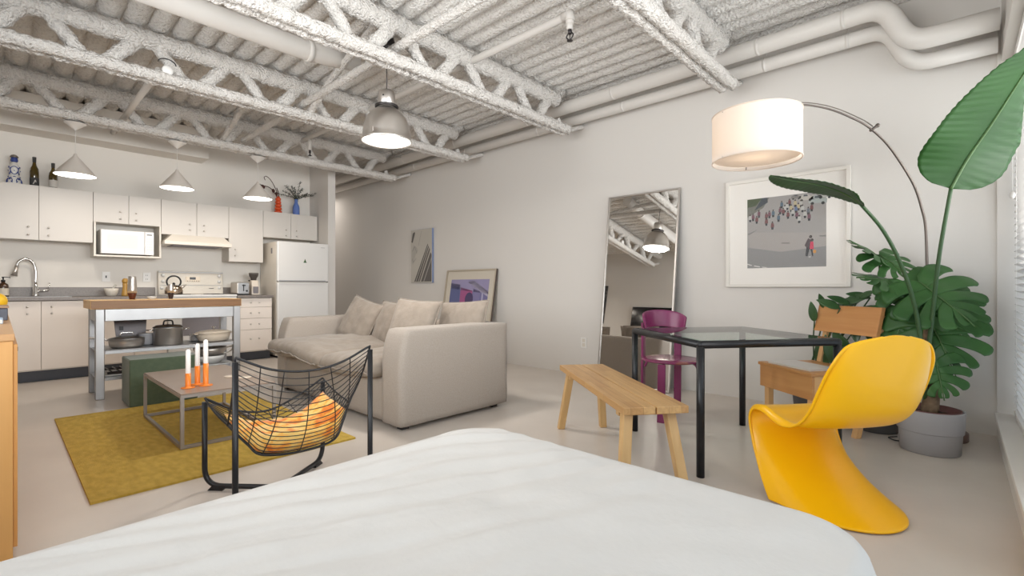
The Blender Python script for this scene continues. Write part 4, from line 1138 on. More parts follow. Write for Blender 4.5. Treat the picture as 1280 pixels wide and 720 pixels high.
cushion('beige cushion at the right end of the sofa, under the leaning print', (-3.18, 2.76, .70), (1, .10, .06), (.0, .30, 1), .56, .38, .15, X['sofac'], 13.)

# ------------------------------------------------------------------ wire chair
P1, P4, P2, P3 = Vector((-2.733, .695, .435)), Vector((-2.675, 1.27, .465)), Vector((-2.25, .685, .685)), Vector((-2.10, 1.235, .70))
wc = thing('wire_chair', 'black wire lounge chair on crossed tube legs with an orange cushion', 'chair', (-2.44, .97, 0))
def crossed(a, b):
    fa, fb = Vector((a.x, a.y, .02)), Vector((b.x, b.y, .02))
    return bend([a, fa, fb, b], 8, .09)
for a, b in ((P1, P3), (P4, P2)):
    c = MB(); c.tube(crossed(a, b), .0125 if a is P1 else .0125, 14); obj('tube_leg', c, X['black'], wc)
for p, q in ((P1, P3), (P4, P2), (P2, P4), (P3, P1)):
    d = (Vector((q.x, q.y, 0)) - Vector((p.x, p.y, 0))).normalized(); n = Vector((-d.y, d.x, 0)) * .012
    b0 = Vector((p.x, p.y, 0)) + d * .02; b1 = b0 + d * .075
    c = MB(); c.hexa([b0 - n, b1 - n, b1 + n, b0 + n], [b0 + d * .03 - n + Vector((0, 0, .03)), b1 - n + Vector((0, 0, .012)), b1 + n + Vector((0, 0, .012)), b0 + d * .03 + n + Vector((0, 0, .03))]); obj('foot_pad', c, X['black'], wc)
AL, CL, CR, AR = Vector((-2.50, .728, .36)), Vector((-2.38, .84, .22)), Vector((-2.36, 1.175, .215)), Vector((-2.40, 1.285, .388))
tip = Vector((0, 0, .018))
bot = crv([AL, AL.lerp(CL, .55) + Vector((.01, 0, -.012)), CL, CL.lerp(CR, .5) + Vector((.0, 0, -.022)), CR, AR.lerp(CR, .45) + Vector((.01, 0, -.012)), AR], 8)
rimb = crv([P2 + tip, P2.lerp(P3, .25) + Vector((.025, -.01, -.045)), P2.lerp(P3, .5) + Vector((.04, -.01, -.065)), P2.lerp(P3, .75) + Vector((.025, -.01, -.045)), P3 + tip], 10)
rimf = crv([P1 + tip, P1.lerp(P4, .25) + Vector((0, 0, -.075)), P1.lerp(P4, .5) + Vector((0, 0, -.105)), P1.lerp(P4, .75) + Vector((0, 0, -.06)), P4 + tip], 10)
def samp(C, t):
    f = t * (len(C) - 1); i = min(int(f), len(C) - 2); return C[i].lerp(C[i + 1], f - i)
def patch(rim, u, v, dip):
    a = samp(rim, u); b = samp(bot, u)
    return a.lerp(b, v) + dip * math.sin(PI * v) * (.4 + .6 * math.sin(PI * u))
for nm, rim, dip in (('back_mesh', rimb, Vector((.035, 0, -.03))), ('seat_mesh', rimf, Vector((.0, 0, -.03)))):
    c = MB()
    for k in range(17):
        v = k / 16
        if v == 0: continue
        c.tube([patch(rim, i / 24, v, dip) for i in range(25)], .0022, 5)
    for u in (.17, .33, .5, .67, .83):
        c.tube([patch(rim, u, i / 16, dip) for i in range(17)], .0026, 5)
    for u in (0., 1.):
        c.tube([patch(rim, u, i / 16, dip) for i in range(17)], .0045, 6)
    obj(nm, c, X['black'], wc)
    c = MB(); c.tube(rim, .0055, 8); obj('rim', c, X['black'], wc)
c = MB(); c.tube(bot, .006, 8); obj('rim', c, X['black'], wc)

# cushion in the wire chair: follows the seat mesh
def seat_pt(u, v):
    return patch(rimf, .10 + .82 * u, .26 + .72 * v, Vector((0, 0, -.03)))
cm = MB()
def cush(sg):
    def fn(u, v):
        a, b = 2 * u - 1, 2 * v - 1
        p = seat_pt(u, v)
        th = .085 * ((1 - abs(a) ** 2.4) * (1 - abs(b) ** 2.4)) ** .6
        nrm = Vector((.42, -.02, .90)).normalized()
        w = noise.noise(p * 22) * .014 + noise.noise(p * 48) * .007
        edge = min(1, 5 * min(1 - abs(a), 1 - abs(b)))
        off = .010 + (th + w * edge if sg > 0 else 0)
        return tuple(p + nrm * off)
    return fn
cm.grid(cush(1), 34, 34); g = MB(); g.grid(cush(-1), 34, 34); cm.add(g.v, [tuple(reversed(f)) for f in g.f])
tg = thing('velvet_cushion', 'orange and yellow crushed velvet cushion lying in the wire chair', 'cushion', (-2.5, 1.0, .25))
obj('cushion_cover', cm, X['velvet'], tg, weld=True)

# ------------------------------------------------------------------ bed
bed = thing('bed', 'wide bed under a white duvet in the foreground', 'bed', (-.65, .3, 0))
c = MB(); c.box((-1.28, YF + .06, .09), (-.10, 1.20, .22)); obj('bed_base', c, X['sofa'], bed, bevel=.02)
c = MB(); c.box((-1.27, YF + .06, .222), (-.11, 1.19, .42)); obj('mattress', c, X['mattress'], bed, bevel=.05, seg=4)
for x in (-1.2, -.18):
    for y in (-.55, 1.1):
        c = MB(); c.box((x - .03, y - .03, 0), (x + .03, y + .03, .089)); obj('leg', c, X['darkmetal'], bed)
def duvet():
    mb = MB()
    bx0, bx1, by0, by1 = -1.385, -.052, YF + .02, 1.32
    R, rc = .09, .21
    cx, cy = (bx0 + bx1) / 2, (by0 + by1) / 2
    hx, hy = (bx1 - bx0) / 2, (by1 - by0) / 2
    def pt(x, y, inside):
        return None
    N = 110
    ring = 300
    vs, fs = [], []
    # concentric rings of a rounded rectangle, then over the edge and down the side
    def rr(a, hx, hy, r):
        # point on rounded rect by perimeter fraction
        L = [2 * (hx - r), PI / 2 * r, 2 * (hy - r), PI / 2 * r] * 2
        seq = [2 * (hy - r), PI / 2 * r, 2 * (hx - r), PI / 2 * r, 2 * (hy - r), PI / 2 * r, 2 * (hx - r), PI / 2 * r]
        tot = sum(seq); d = a * tot
        corners = [(hx, -(hy - r), 0, 1), None, (hx - r, hy, -1, 0), None, (-hx, hy - r, 0, -1), None, (-(hx - r), -hy, 1, 0), None]
        cc = {1: (hx - r, hy - r, 0), 3: (-(hx - r), hy - r, PI / 2), 5: (-(hx - r), -(hy - r), PI), 7: (hx - r, -(hy - r), 1.5 * PI)}
        for i, l in enumerate(seq):
            if d <= l or i == 7:
                if corners[i]:
                    x, y, ux, uy = corners[i]; return (x + ux * d, y + uy * d)
                x, y, a0 = cc[i]; t = a0 + d / r
                return (x + r * math.cos(t), y + r * math.sin(t))
            d -= l
    prof = []
    steps = [i / 90 for i in range(91)]
    ztop = .492
    for s in steps: prof.append((s, 0.))
    for k in range(1, 9): prof.append((1., k))
    rows = []
    for s, k in prof:
        row = []
        for j in range(ring):
            a = j / ring
            ox, oy = rr(a, hx - R, hy - R, max(.02, rc - R))
            ex, ey = rr(a, hx, hy, rc)
            dxn, dyn = ex - ox, ey - oy
            dl = math.hypot(dxn, dyn) or 1
            if k == 0:
                x, y = ox * s, oy * s; z = ztop
                z += .012 * (1 - s ** 6)
            else:
                if k <= 4:
                    t = k / 4 * PI / 2
                    x = ox + dxn / dl * R * math.sin(t); y = oy + dyn / dl * R * math.sin(t)
                    z = ztop - R * (1 - math.cos(t))
                else:
                    q = (k - 4) / 4
                    fl_ = .012 * math.sin(a * 90) * q
                    x = ox + dxn / dl * (R + fl_); y = oy + dyn / dl * (R + fl_)
                    z = ztop - R - q * .22
            X_, Y_ = cx + x, cy + y
            if k == 0:
                edge = max(0., (1 - s))
                # long folds running from the left edge, softer ones on the right
                lf = max(0., min(1., (-.35 - X_) / .9))
                p = Vector((X_, Y_, 0))
                u = X_ * .92 - Y_ * .40 + .05 * noise.noise(p * 2.6)
                z += lf * .014 * (math.sin(u * 62 + 3 * noise.noise(p * 1.7)) * .35 + noise.noise(Vector((u * 17, (Y_ + X_) * 1.4, 2))) * 1.1 + .4 * noise.noise(Vector((u * 40, (Y_ + X_) * 2.4, 5)))) * min(1, edge * 9 + .3)
                z += .012 * noise.noise(Vector((X_ * 2.4, Y_ * 2.4, 7)))
                z += .0035 * noise.noise(Vector((X_ * 9 + Y_ * 5, Y_ * 7, 4)))
                z += .008 * noise.noise(Vector(((X_ + Y_) * 3.0, (Y_ - X_) * 8.0, 9))) * (1 - .5 * lf)
                z += .0012 * noise.noise(Vector((X_ * 26, Y_ * 22, 1)))
            row.append((X_, Y_, z))
        rows.append(row)
    for r in rows: vs += r
    H = len(rows)
    for i in range(H - 1):
        for j in range(ring):
            fs.append((i * ring + j, i * ring + (j + 1) % ring, (i + 1) * ring + (j + 1) % ring, (i + 1) * ring + j))
    fs = [tuple(reversed(f)) for f in fs]
    mb.add(vs, fs)
    return mb
obj('duvet', duvet(), X['bed'], bed, weld=True)

# ------------------------------------------------------------------ bench
bA, bB = Vector((-2.088, 2.737)), Vector((-1.123, 1.951))
ang = math.atan2(bB.y - bA.y, bB.x - bA.x)
blen = (bB - bA).length
bw = .32
bn = Vector((-math.sin(ang), math.cos(ang)))
bc = (bA + bB) / 2 + bn * bw / 2
bt = thing('bench', 'slatted acacia wood bench in front of the glass table', 'bench', (bc.x, bc.y, 0), ang)
for s in (-1, 1):
    c = MB(); c.box((-blen / 2, s * .003, .415), (blen / 2, s * bw / 2, .45)); obj('seat_plank', c, X['tan'], bt, bevel=.003, world=False)
for sx in (-1, 1):
    c = MB(); c.box((sx * (blen / 2 - .16) - .02, -bw / 2 + .03, .375), (sx * (blen / 2 - .16) + .02, bw / 2 - .03, .4145)); obj('crossbar', c, X['tanleg'], bt, world=False, bevel=.002)
    for sy in (-1, 1):
        x1_, y1_ = sx * (blen / 2 - .10), sy * (bw / 2 - .055)
        x0_, y0_ = sx * (blen / 2 - .02), sy * (bw / 2 - .005)
        h_ = .023
        c = MB(); c.hexa([(x0_ - h_, y0_ - h_, 0), (x0_ + h_, y0_ - h_, 0), (x0_ + h_, y0_ + h_, 0), (x0_ - h_, y0_ + h_, 0)],
                       [(x1_ - h_ - .004, y1_ - h_, .4145), (x1_ + h_ + .004, y1_ - h_, .4145), (x1_ + h_ + .004, y1_ + h_, .4145), (x1_ - h_ - .004, y1_ + h_, .4145)])
        obj('leg', c, X['tanleg'], bt, bevel=.003, world=False)

# ------------------------------------------------------------------ glass table
tc_ = Vector((-1.075, 3.115)); ta = rad(-37.5); half = .415
gt = thing('glass_table', 'square glass dining table on a black tubular steel frame', 'table', (tc_.x, tc_.y, 0), ta)
r_ = .021
c = MB(); c.tube(bend([(-half, -half, .70), (half, -half, .70), (half, half, .70), (-half, half, .70)], 5, .02) , r_, 14, None)
c = MB()
cs = [(-half, -half), (half, -half), (half, half), (-half, half)]
for i in range(4):
    a, b = cs[i], cs[(i + 1) % 4]; c.tube([(a[0], a[1], .699), (b[0], b[1], .699)], r_, 16)
    c.ball((a[0], a[1], .699), r_ * 1.01, None, 10, 14)
obj('top_frame', c, X['black'], gt, world=False)
for a in cs:
    c = MB(); c.tube([(a[0], a[1], 0), (a[0], a[1], .69)], r_, 16); obj('leg', c, X['black'], gt, world=False)
c = MB(); c.box((-half + .016, -half + .016, .712), (half - .016, half - .016, .721)); obj('glass_top', c, X['tglass'], gt, world=False, bevel=.001)

# ------------------------------------------------------------------ plum chair
pc = thing('plum_chair', 'plum purple round-seat wooden chair between the glass table and mirror', 'chair', (-1.64, 3.575, 0), rad(-38))
# local: +x forward, seat radius .22
c = MB(); c.lathe([(.0, .430), (.20, .430), (.222, .438), (.225, .446), (.215, .452), (.0, .446)], (0, 0, 0), 44); obj('seat', c, X['plumseat'], pc, world=False)
def board(x0, y0, z0, x1, y1, z1, w, t, face):
    """a plank between two points; face = horizontal unit vector across its width"""
    fx, fy = face; gx_, gy_ = -fy, fx
    def q(x, y, z): return [(x - fx * w / 2 - gx_ * t / 2, y - fy * w / 2 - gy_ * t / 2, z), (x + fx * w / 2 - gx_ * t / 2, y + fy * w / 2 - gy_ * t / 2, z), (x + fx * w / 2 + gx_ * t / 2, y + fy * w / 2 + gy_ * t / 2, z), (x - fx * w / 2 + gx_ * t / 2, y - fy * w / 2 + gy_ * t / 2, z)]
    m = MB(); m.hexa(q(x0, y0, z0), q(x1, y1, z1)); return m
for a in (45, -45, 135, -135):
    ca, sa = math.cos(rad(a)), math.sin(rad(a))
    back = abs(a) > 90
    rr_ = .212
    f = (-sa, ca)
    if back:
        b = board(rr_ * ca - .03, rr_ * sa, 0, rr_ * ca - .02, rr_ * sa, .72, .058, .018, f)
    else:
        b = board((rr_ + .02) * ca, (rr_ + .02) * sa, 0, rr_ * ca, rr_ * sa, .4295, .058, .018, f)
    obj('leg', b, X['plum'], pc, bevel=.005, world=False)
    c = MB(); c.tube(crv([(rr_ * ca * .98, rr_ * sa * .98, .37), (rr_ * ca * .90, rr_ * sa * .90, .41), (rr_ * ca * .78, rr_ * sa * .78, .428)], 5), .010, 8); obj('bracket', c, X['plum'], pc, world=False)
def backrest(u, v):
    a = rad(180 + (u - .5) * 150)
    q = abs(2 * u - 1)
    hh = .5 * .135 * (1 - q ** 6 * .28)
    z = .752 - .036 * q * q + (2 * v - 1) * hh
    R_ = .178 + .012 * (2 * v - 1)
    return (R_ * math.cos(a) - .045, R_ * math.sin(a), z)
c = MB(); c.grid(backrest, 40, 8); obj('backrest', c, X['plum'], pc, world=False, solid=.018, soff=0, bevel=.004)

# ------------------------------------------------------------------ plank chair
wk = thing('plank_chair', 'pine plank chair with boxy apron and slanted backboard beside the plants', 'chair', (-.55, 3.80, 0), 0)
# local axes: front edge runs from FL to FR in the room
FL, FR = Vector((-1.095, 3.919)), Vector((-.693, 3.589))
wa = math.atan2(FR.y - FL.y, FR.x - FL.x)
wk.location = ((FL.x + FR.x) / 2, (FL.y + FR.y) / 2, 0); wk.rotation_euler = (0, 0, wa)
MWORLD[wk.name] = Matrix.Translation(wk.location) @ Matrix.Rotation(wa, 4, 'Z')
W_ = (FR - FL).length; D_ = .44
# x along front (0 centre), y depth backwards
c = MB(); c.box((-W_ / 2, 0, .268), (W_ / 2, .02, .425)); obj('front_apron', c, X['oak'], wk, bevel=.002, world=False)
c = MB(); c.box((-W_ / 2 + .0, D_ - .02, .30), (W_ / 2, D_, .425)); obj('rear_apron', c, X['oak'], wk, bevel=.002, world=False)
for s in (-1, 1):
    c = MB(); c.box((s * W_ / 2, .0205, .30), (s * (W_ / 2 - .02), D_ - .0205, .425)); obj('side_apron', c, X['oakv'], wk, bevel=.002, world=False)
    c = MB(); x = s * (W_ / 2 - .045); c.box((x - .022, .021, 0), (x + .022, .062, .4245)); obj('leg', c, X['oakv'], wk, bevel=.002, world=False)
    c = MB(); c.hexa([(x - .02, D_ - .10, 0), (x + .02, D_ - .10, 0), (x + .02, D_ - .06, 0), (x - .02, D_ - .06, 0)],
                   [(x - .02, D_ + .10, .83), (x + .02, D_ + .10, .83), (x + .02, D_ + .14, .83), (x - .02, D_ + .14, .83)]); obj('leg', c, X['oakv'], wk, bevel=.002, world=False)
for k in range(3):
    y0 = -.012 + k * .152
    c = MB(); c.box((-W_ / 2 - .008, y0, .4255), (W_ / 2 + .008, y0 + .146, .447)); obj('seat_plank', c, X['oak'], wk, bevel=.002, world=False)
c = MB(); by_ = .455
c.hexa([(-W_ / 2 - .01, by_, .675), (W_ / 2 + .01, by_, .675), (W_ / 2 + .01, by_ + .03, .675), (-W_ / 2 - .01, by_ + .03, .675)],
       [(-W_ / 2 - .01, by_ + .045, .87), (W_ / 2 + .01, by_ + .045, .87), (W_ / 2 + .01, by_ + .075, .87), (-W_ / 2 - .01, by_ + .075, .87)])
obj('backboard', c, X['oak'], wk, bevel=.002, world=False)
nb = thing('magazine', 'thin white magazine lying on the pine plank chair', 'magazine', (FL.x + .3, FL.y - .02, .4475))
MWn = MWORLD[wk.name]
c = MB(); M_ = MWn @ Matrix.Translation((.0, .14, .4475)) @ Matrix.Rotation(rad(4), 4, 'Z')
c.box((-.19, -.115, 0), (.19, .115, .010), None, M_); obj('pages', c, X['paper'], nb)
c = MB(); c.box((-.195, -.12, .0102), (.195, .12, .0125), None, M_); obj('cover', c, mat('pale_cover', (.68, .65, .63), .35), nb)

# ------------------------------------------------------------------ yellow cantilever chair
yc = thing('cantilever_chair', 'glossy yellow S-shaped moulded plastic cantilever chair', 'chair', (-.382, 2.60, 0), rad(141))
# local x = forward, y = left; rows run from the top of the back, over the seat and knee, down to the floor
top_ = [(-.262, .812), (-.258, .79), (-.248, .735), (-.230, .65), (-.205, .555), (-.165, .465), (-.085, .398), (.02, .380), (.12, .390), (.19, .408), (.24, .412)]
topw = [.17, .32, .42, .475, .495, .50, .495, .49, .485, .48, .48]
cen_ = [(.282, .400), (.298, .365), (.285, .305), (.245, .24), (.175, .17), (.07, .105), (-.05, .055), (-.16, .026), (-.235, .010)]
rim_ = [(.290, .405), (.320, .375), (.328, .33), (.318, .27), (.295, .205), (.262, .145), (.222, .09), (.18, .045), (.14, .010)]
pedw = [.48, .48, .475, .47, .475, .485, .50, .52, .54]
CC = crv([(p[0], 0, p[1]) for p in top_ + cen_], 6)
RR = crv([(p[0], 0, p[1]) for p in top_ + rim_], 6)
WW = [v.x for v in crv([(w_, 0, 0) for w_ in topw + pedw], 6)]
NB = len(CC) - 1
WRAP = [.02, .03, .048, .07, .088, .095, .08, .04, .01, 0, 0]
def panton(u, v):
    f = u * NB; i = min(int(f), NB - 1); t = f - i
    p = CC[i].lerp(CC[i + 1], t); r = RR[i].lerp(RR[i + 1], t)
    w_ = WW[i] + (WW[i + 1] - WW[i]) * t
    b = 2 * v - 1
    st = f / 6
    wb = max(0, min(1, (7.2 - st) / 2.2)); wp = max(0, min(1, (st - 9.3) / 2.0)); ws = max(0, 1 - wb - wp)
    q = abs(b) ** (2.6 - .6 * wp)
    x = p.x + (r.x - p.x) * q; z = p.z + (r.z - p.z) * q
    k_ = min(int(st), 9); wr = WRAP[k_] + (WRAP[k_ + 1] - WRAP[k_]) * (st - k_) if st < 10 else 0
    x += wr * (.75 * b * b + .25 * abs(b) ** 6)
    z -= .03 * wb * max(0, (1.6 - st) / 1.6) * b * b
    z += .018 * ws * abs(b) ** 3
    y = w_ / 2 * math.sin(b * PI / 2 * .94) / math.sin(PI / 2 * .94)
    lip = max(0, (abs(b) - .90) / .10) ** 1.5 * min(1, st / 2.5)
    x -= .030 * lip * wb
    z -= .034 * lip * ws + .012 * lip * wp * min(1, z / .1)
    y += math.copysign(.010 * lip, b)
    x -= .022 * lip * wp
    return (x, y, max(.008, z))
c = MB(); c.grid(panton, 120, 48); obj('shell', c, X['yellow'], yc, world=False, solid=.012, soff=0, subsurf=1)

# ------------------------------------------------------------------ mirror, pictures
mi = thing('leaning_mirror', 'tall thin-framed mirror leaning against the long wall', 'mirror', (-2.41, 4.35, 0))
lean = .245; Hm = 1.985
M_ = orient((-2.405, YB - .012 - lean / 2, Hm / 2 + .004), (1, 0, 0), (0, lean, Hm))   # local x right, y up, z = normal towards -Y
Wm, Lm = .805, math.hypot(lean, Hm)
c = MB()
fwid = .016
c.box((-Wm / 2, -Lm / 2, -.0), (-Wm / 2 + fwid, Lm / 2, .022), None, M_); c.box((Wm / 2 - fwid, -Lm / 2, -.0), (Wm / 2, Lm / 2, .022), None, M_)
c.box((-Wm / 2 + fwid, Lm / 2 - fwid, -.0), (Wm / 2 - fwid, Lm / 2, .022), None, M_); c.box((-Wm / 2 + fwid, -Lm / 2, -.0), (Wm / 2 - fwid, -Lm / 2 + fwid, .022), None, M_)
obj('frame', c, X['frame_s'], mi, bevel=.0015)
c = MB(); c.box((-Wm / 2 + fwid, -Lm / 2 + fwid, .004), (Wm / 2 - fwid, Lm / 2 - fwid, .012), None, M_); obj('mirror_glass', c, X['mirror'], mi)

def picture(name, label, cat, M_, W, H, fw, fd, fm, mount, mm, loc):
    t = thing(name, label, cat, loc)
    c = MB()
    c.box((-W / 2, -H / 2, 0), (-W / 2 + fw, H / 2, fd), None, M_); c.box((W / 2 - fw, -H / 2, 0), (W / 2, H / 2, fd), None, M_)
    c.box((-W / 2 + fw, H / 2 - fw, 0), (W / 2 - fw, H / 2, fd), None, M_); c.box((-W / 2 + fw, -H / 2, 0), (W / 2 - fw, -H / 2 + fw, fd), None, M_)
    obj('frame', c, fm, t, bevel=.0015)
    c = MB(); c.box((-W / 2 + fw, -H / 2 + fw, .003), (W / 2 - fw, H / 2 - fw, fd * .5), None, M_); obj('mount_board', c, mm, t)
    return t
def ink(mb, M_, z, poly, col):
    n = len(poly); mb.add([M_ @ Vector((x, y, z)) for x, y in poly], [tuple(range(n))], flat(col), False)
def ell(cx, cy, rx, ry, n=10, a0=0.):
    return [(cx + rx * math.cos(2 * PI * i / n) * math.cos(a0) - ry * math.sin(2 * PI * i / n) * math.sin(a0), cy + rx * math.cos(2 * PI * i / n) * math.sin(a0) + ry * math.sin(2 * PI * i / n) * math.cos(a0)) for i in range(n)]

# big framed street photograph: hangs on the wall
pw, ph = .945, .958
M_ = orient((-1.092, YB - .004, 1.488), (1, 0, 0), (0, 0, 1))
t = picture('framed_photograph', 'white framed street photograph of cyclists hanging behind the arc lamp', 'picture', M_, pw, ph, .028, .035, X['frame_w'], 0, X['matb'], (-1.092, YB - .01, 1.0))
iw, ih = .60, .615
c = MB()
zz = .0182
def I(u, v): return ((u - .5) * iw + .008, (v - .5) * ih - .005)
def pl(pts): return [I(*p) for p in pts]
ink(c, M_, zz, pl([(0, 0), (1, 0), (1, 1), (0, 1)]), (.30, .285, .275))
zz += .0002
ink(c, M_, zz, pl([(0, 0), (1, 0), (1, .27), (.45, .22), (0, .30)]), (.225, .22, .22))
ink(c, M_, zz, pl([(.05, .30), (.45, .22), (1, .27), (1, .45), (0, .52)]), (.33, .305, .29))
ink(c, M_, zz, pl([(0, .74), (.22, .86), (.30, 1), (0, 1)]), (.15, .15, .13))
zz += .0002
ink(c, M_, zz, pl([(0, .88), (.12, .90), (.2, 1), (0, 1)]), (.07, .09, .05))
ink(c, M_, zz, pl([(.10, .83), (.28, .93), (.27, 1), (.20, 1)]), (.06, .07, .08))
ink(c, M_, zz, pl([(0, .055), (.06, .035), (.065, .045), (0, .068)]), (.62, .60, .58))
ink(c, M_, zz, pl([(.09, .028), (.17, .012), (.175, .022), (.095, .04)]), (.62, .60, .58))
ink(c, M_, zz, pl([(.20, .008), (.26, 0), (.27, .008), (.205, .018)]), (.62, .60, .58))
ink(c, M_, zz, pl([(.45, .335), (.56, .325), (.56, .345), (.46, .350)]), (.20, .18, .17))
ink(c, M_, zz, pl([(.92, .40), (1, .395), (1, .415), (.92, .415)]), (.19, .18, .17))
ink(c, M_, zz, pl([(0, .50), (.15, .56), (.12, .54), (.02, .48)]), (.20, .19, .19))
for (cx_, cy_, s, cc) in ((.76, .945, 1., (.42, .40, .36)), (.90, .90, 1.25, (.33, .36, .35)), (.985, .955, 1., (.40, .40, .38)), (.64, .965, .7, (.20, .19, .18))):
    ink(c, M_, zz, pl([(cx_ - .085 * s, cy_ - .035 * s), (cx_ + .085 * s, cy_ - .045 * s), (cx_ + .09 * s, cy_), (cx_ + .05 * s, cy_ + .012 * s), (cx_ + .03 * s, cy_ + .04 * s), (cx_ - .04 * s, cy_ + .045 * s), (cx_ - .085 * s, cy_ + .008 * s)]), cc)
    ink(c, M_, zz + .0001, pl([(cx_ - .03 * s, cy_ + .012 * s), (cx_ + .025 * s, cy_ + .01 * s), (cx_ + .015 * s, cy_ + .033 * s), (cx_ - .025 * s, cy_ + .036 * s)]), (.08, .09, .10))
    ink(c, M_, zz + .0001, ell(*I(cx_ - .05 * s, cy_ - .04 * s), .010 * s, .010 * s), (.04, .04, .04)); ink(c, M_, zz + .0001, ell(*I(cx_ + .05 * s, cy_ - .045 * s), .010 * s, .010 * s), (.04, .04, .04))
rs = random.Random(11)
riders = [(.04, .73), (.08, .74), (.13, .70), (.16, .78), (.26, .74), (.30, .76), (.35, .77), (.26, .66), (.34, .60), (.42, .70), (.46, .88), (.50, .82), (.53, .85), (.54, .73), (.58, .82), (.63, .88), (.60, .76), (.64, .80), (.67, .83), (.70, .87), (.72, .80), (.68, .66), (.75, .72), (.79, .76), (.80, .68), (.56, .90), (.44, .80), (.65, .72), (.48, .78), (.83, .80)]
cols = [(.40, .39, .37), (.15, .06, .06), (.10, .14, .24), (.42, .35, .22), (.15, .07, .09), (.13, .14, .16), (.42, .41, .39), (.08, .12, .16)]
riders.sort(key=lambda q: -q[1])
for k, (u, v) in enumerate(riders):
    s = .95 - .4 * (v - .6)
    zk = zz + .0003 + k * .000004
    ink(c, M_, zk, pl([(u - .014 * s, v - .065 * s), (u + .014 * s, v - .065 * s), (u + .018 * s, v), (u - .018 * s, v)]), (.035, .035, .04))
    ink(c, M_, zk + .000001, pl([(u - .024 * s, v - .03 * s), (u + .024 * s, v - .03 * s), (u + .020 * s, v + .03 * s), (u - .018 * s, v + .032 * s)]), cols[(k * 5 + rs.randint(0, 2)) % len(cols)])
    ink(c, M_, zk + .000002, ell(*I(u, v + .045 * s), .0068 * s, .0085 * s, 8), (.06, .045, .04))
u, v = .80, .26
ink(c, M_, zz + .0003, pl([(u - .045, v - .11), (u - .02, v - .12), (u + .01, v), (u + .035, v - .12), (u + .05, v - .115), (u + .03, v + .03), (u - .03, v + .03)]), (.03, .03, .035))
ink(c, M_, zz + .0004, pl([(u - .055, v + .03), (u - .03, v + .0), (u + .02, v + .0), (u + .03, v + .10), (u - .01, v + .125), (u - .03, v + .09)]), (.07, .05, .055))
ink(c, M_, zz + .0005, pl([(u + .005, v - .02), (u + .055, v - .025), (u + .05, v + .075), (u + .015, v + .08)]), (.52, .035, .085))
ink(c, M_, zz + .0006, ell(*I(u + .018, v + .145), .0115, .0135), (.05, .035, .03)); ink(c, M_, zz + .0007, ell(*I(u + .035, v + .10), .011, .013), (.04, .03, .03))
ink(c, M_, zz + .0006, ell(*I(u + .065, v - .055), .012, .016), (.55, .25, .05))
ink(c, M_, zz + .0006, pl([(u - .005, v - .135), (u + .02, v - .13), (u + .02, v - .118), (u - .005, v - .12)]), (.5, .48, .46))
obj('print', c, None, t)
c = MB(); c.box((-pw / 2 + .029, -ph / 2 + .029, .024), (pw / 2 - .029, ph / 2 - .029, .026), None, M_); obj('glazing', c, X['pglass'], t)

# small canvas
M_ = orient((-6.225, YB - .002, 1.507), (1, 0, 0), (0, 0, 1))
t = thing('canvas_painting', 'small unframed grey abstract canvas high on the long wall', 'painting', (-6.225, YB - .02, 1.08))
c = MB(); c.box((-.275, -.423, 0), (.275, .423, .035), None, M_); obj('canvas', c, mat('blue_canvas_edge', (.22, .27, .42), .8), t)
c = MB(); zz = .0355
A = lambda pts: [((u - .5) * .548, (v - .5) * .844) for u, v in pts]
ink(c, M_, zz, A([(0, 0), (1, 0), (1, 1), (0, 1)]), (.50, .475, .43)); zz += .0002
ink(c, M_, zz, A([(.16, .02), (.34, .02), (.86, .66), (.80, .72)]), (.105, .095, .09))
ink(c, M_, zz, A([(.36, .02), (.44, .02), (.92, .60), (.88, .65)]), (.16, .145, .135))
ink(c, M_, zz, A([(.48, .02), (.98, .02), (.98, .52), (.93, .56)]), (.13, .12, .115))
ink(c, M_, zz + .0002, A([(.60, .02), (.64, .02), (.98, .42), (.98, .47)]), (.35, .33, .31))
ink(c, M_, zz + .0002, A([(.22, .02), (.25, .02), (.84, .68), (.82, .70)]), (.40, .38, .35))
ink(c, M_, zz, A([(.02, .78), (.08, .76), (.20, .94), (.18, .97), (.08, .94)]), (.12, .11, .105))
ink(c, M_, zz, A([(.36, .70), (.37, .70), (.52, .97), (.51, .97)]), (.22, .21, .20))
ink(c, M_, zz, A([(.03, .40), (.10, .34), (.22, .52), (.34, .60), (.30, .66), (.12, .72), (.05, .58)]), (.42, .40, .37))
ink(c, M_, zz + .0002, A([(.05, .60), (.18, .70), (.30, .56), (.29, .55), (.18, .68), (.06, .59)]), (.26, .25, .235))
ink(c, M_, zz + .0002, A([(.05, .45), (.12, .38), (.26, .46), (.25, .47), (.12, .395), (.06, .46)]), (.28, .27, .25))
obj('painted_face', c, None, t)

# leaning print behind the sofa
lw_, lh_ = 1.04, 1.27
ln = .20
M_ = orient((-5.06, YB - .012 - ln / 2, math.sqrt(lh_ ** 2 - ln ** 2) / 2 + .004), (1, 0, 0), (0, ln, math.sqrt(lh_ ** 2 - ln ** 2)))
t = picture('leaning_print', 'framed purple and blue print leaning on the wall behind the sofa', 'picture', M_, lw_, lh_, .022, .03, X['frame_g'], 0, mat('cream_mount', (.60, .55, .47), .9), (-5.06, YB - .15, 0))
c = MB(); zz = .0155
B = lambda pts: [((u - .5) * .80, (v - .5) * .95 + .02) for u, v in pts]
ink(c, M_, zz, B([(0, 0), (1, 0), (1, 1), (0, 1)]), (.165, .155, .31)); zz += .0002
ink(c, M_, zz, B([(0, .86), (1, .78), (1, 1), (0, 1)]), (.30, .27, .44))
ink(c, M_, zz, B([(0, .5), (.28, .55), (.26, .92), (0, .95)]), (.11, .125, .27))
ink(c, M_, zz, B([(.30, .45), (.62, .45), (.60, .83), (.28, .88)]), (.34, .09, .23))
ink(c, M_, zz, B([(.45, .96), (.60, .98), (1, .82), (1, .74)]), (.40, .37, .50))
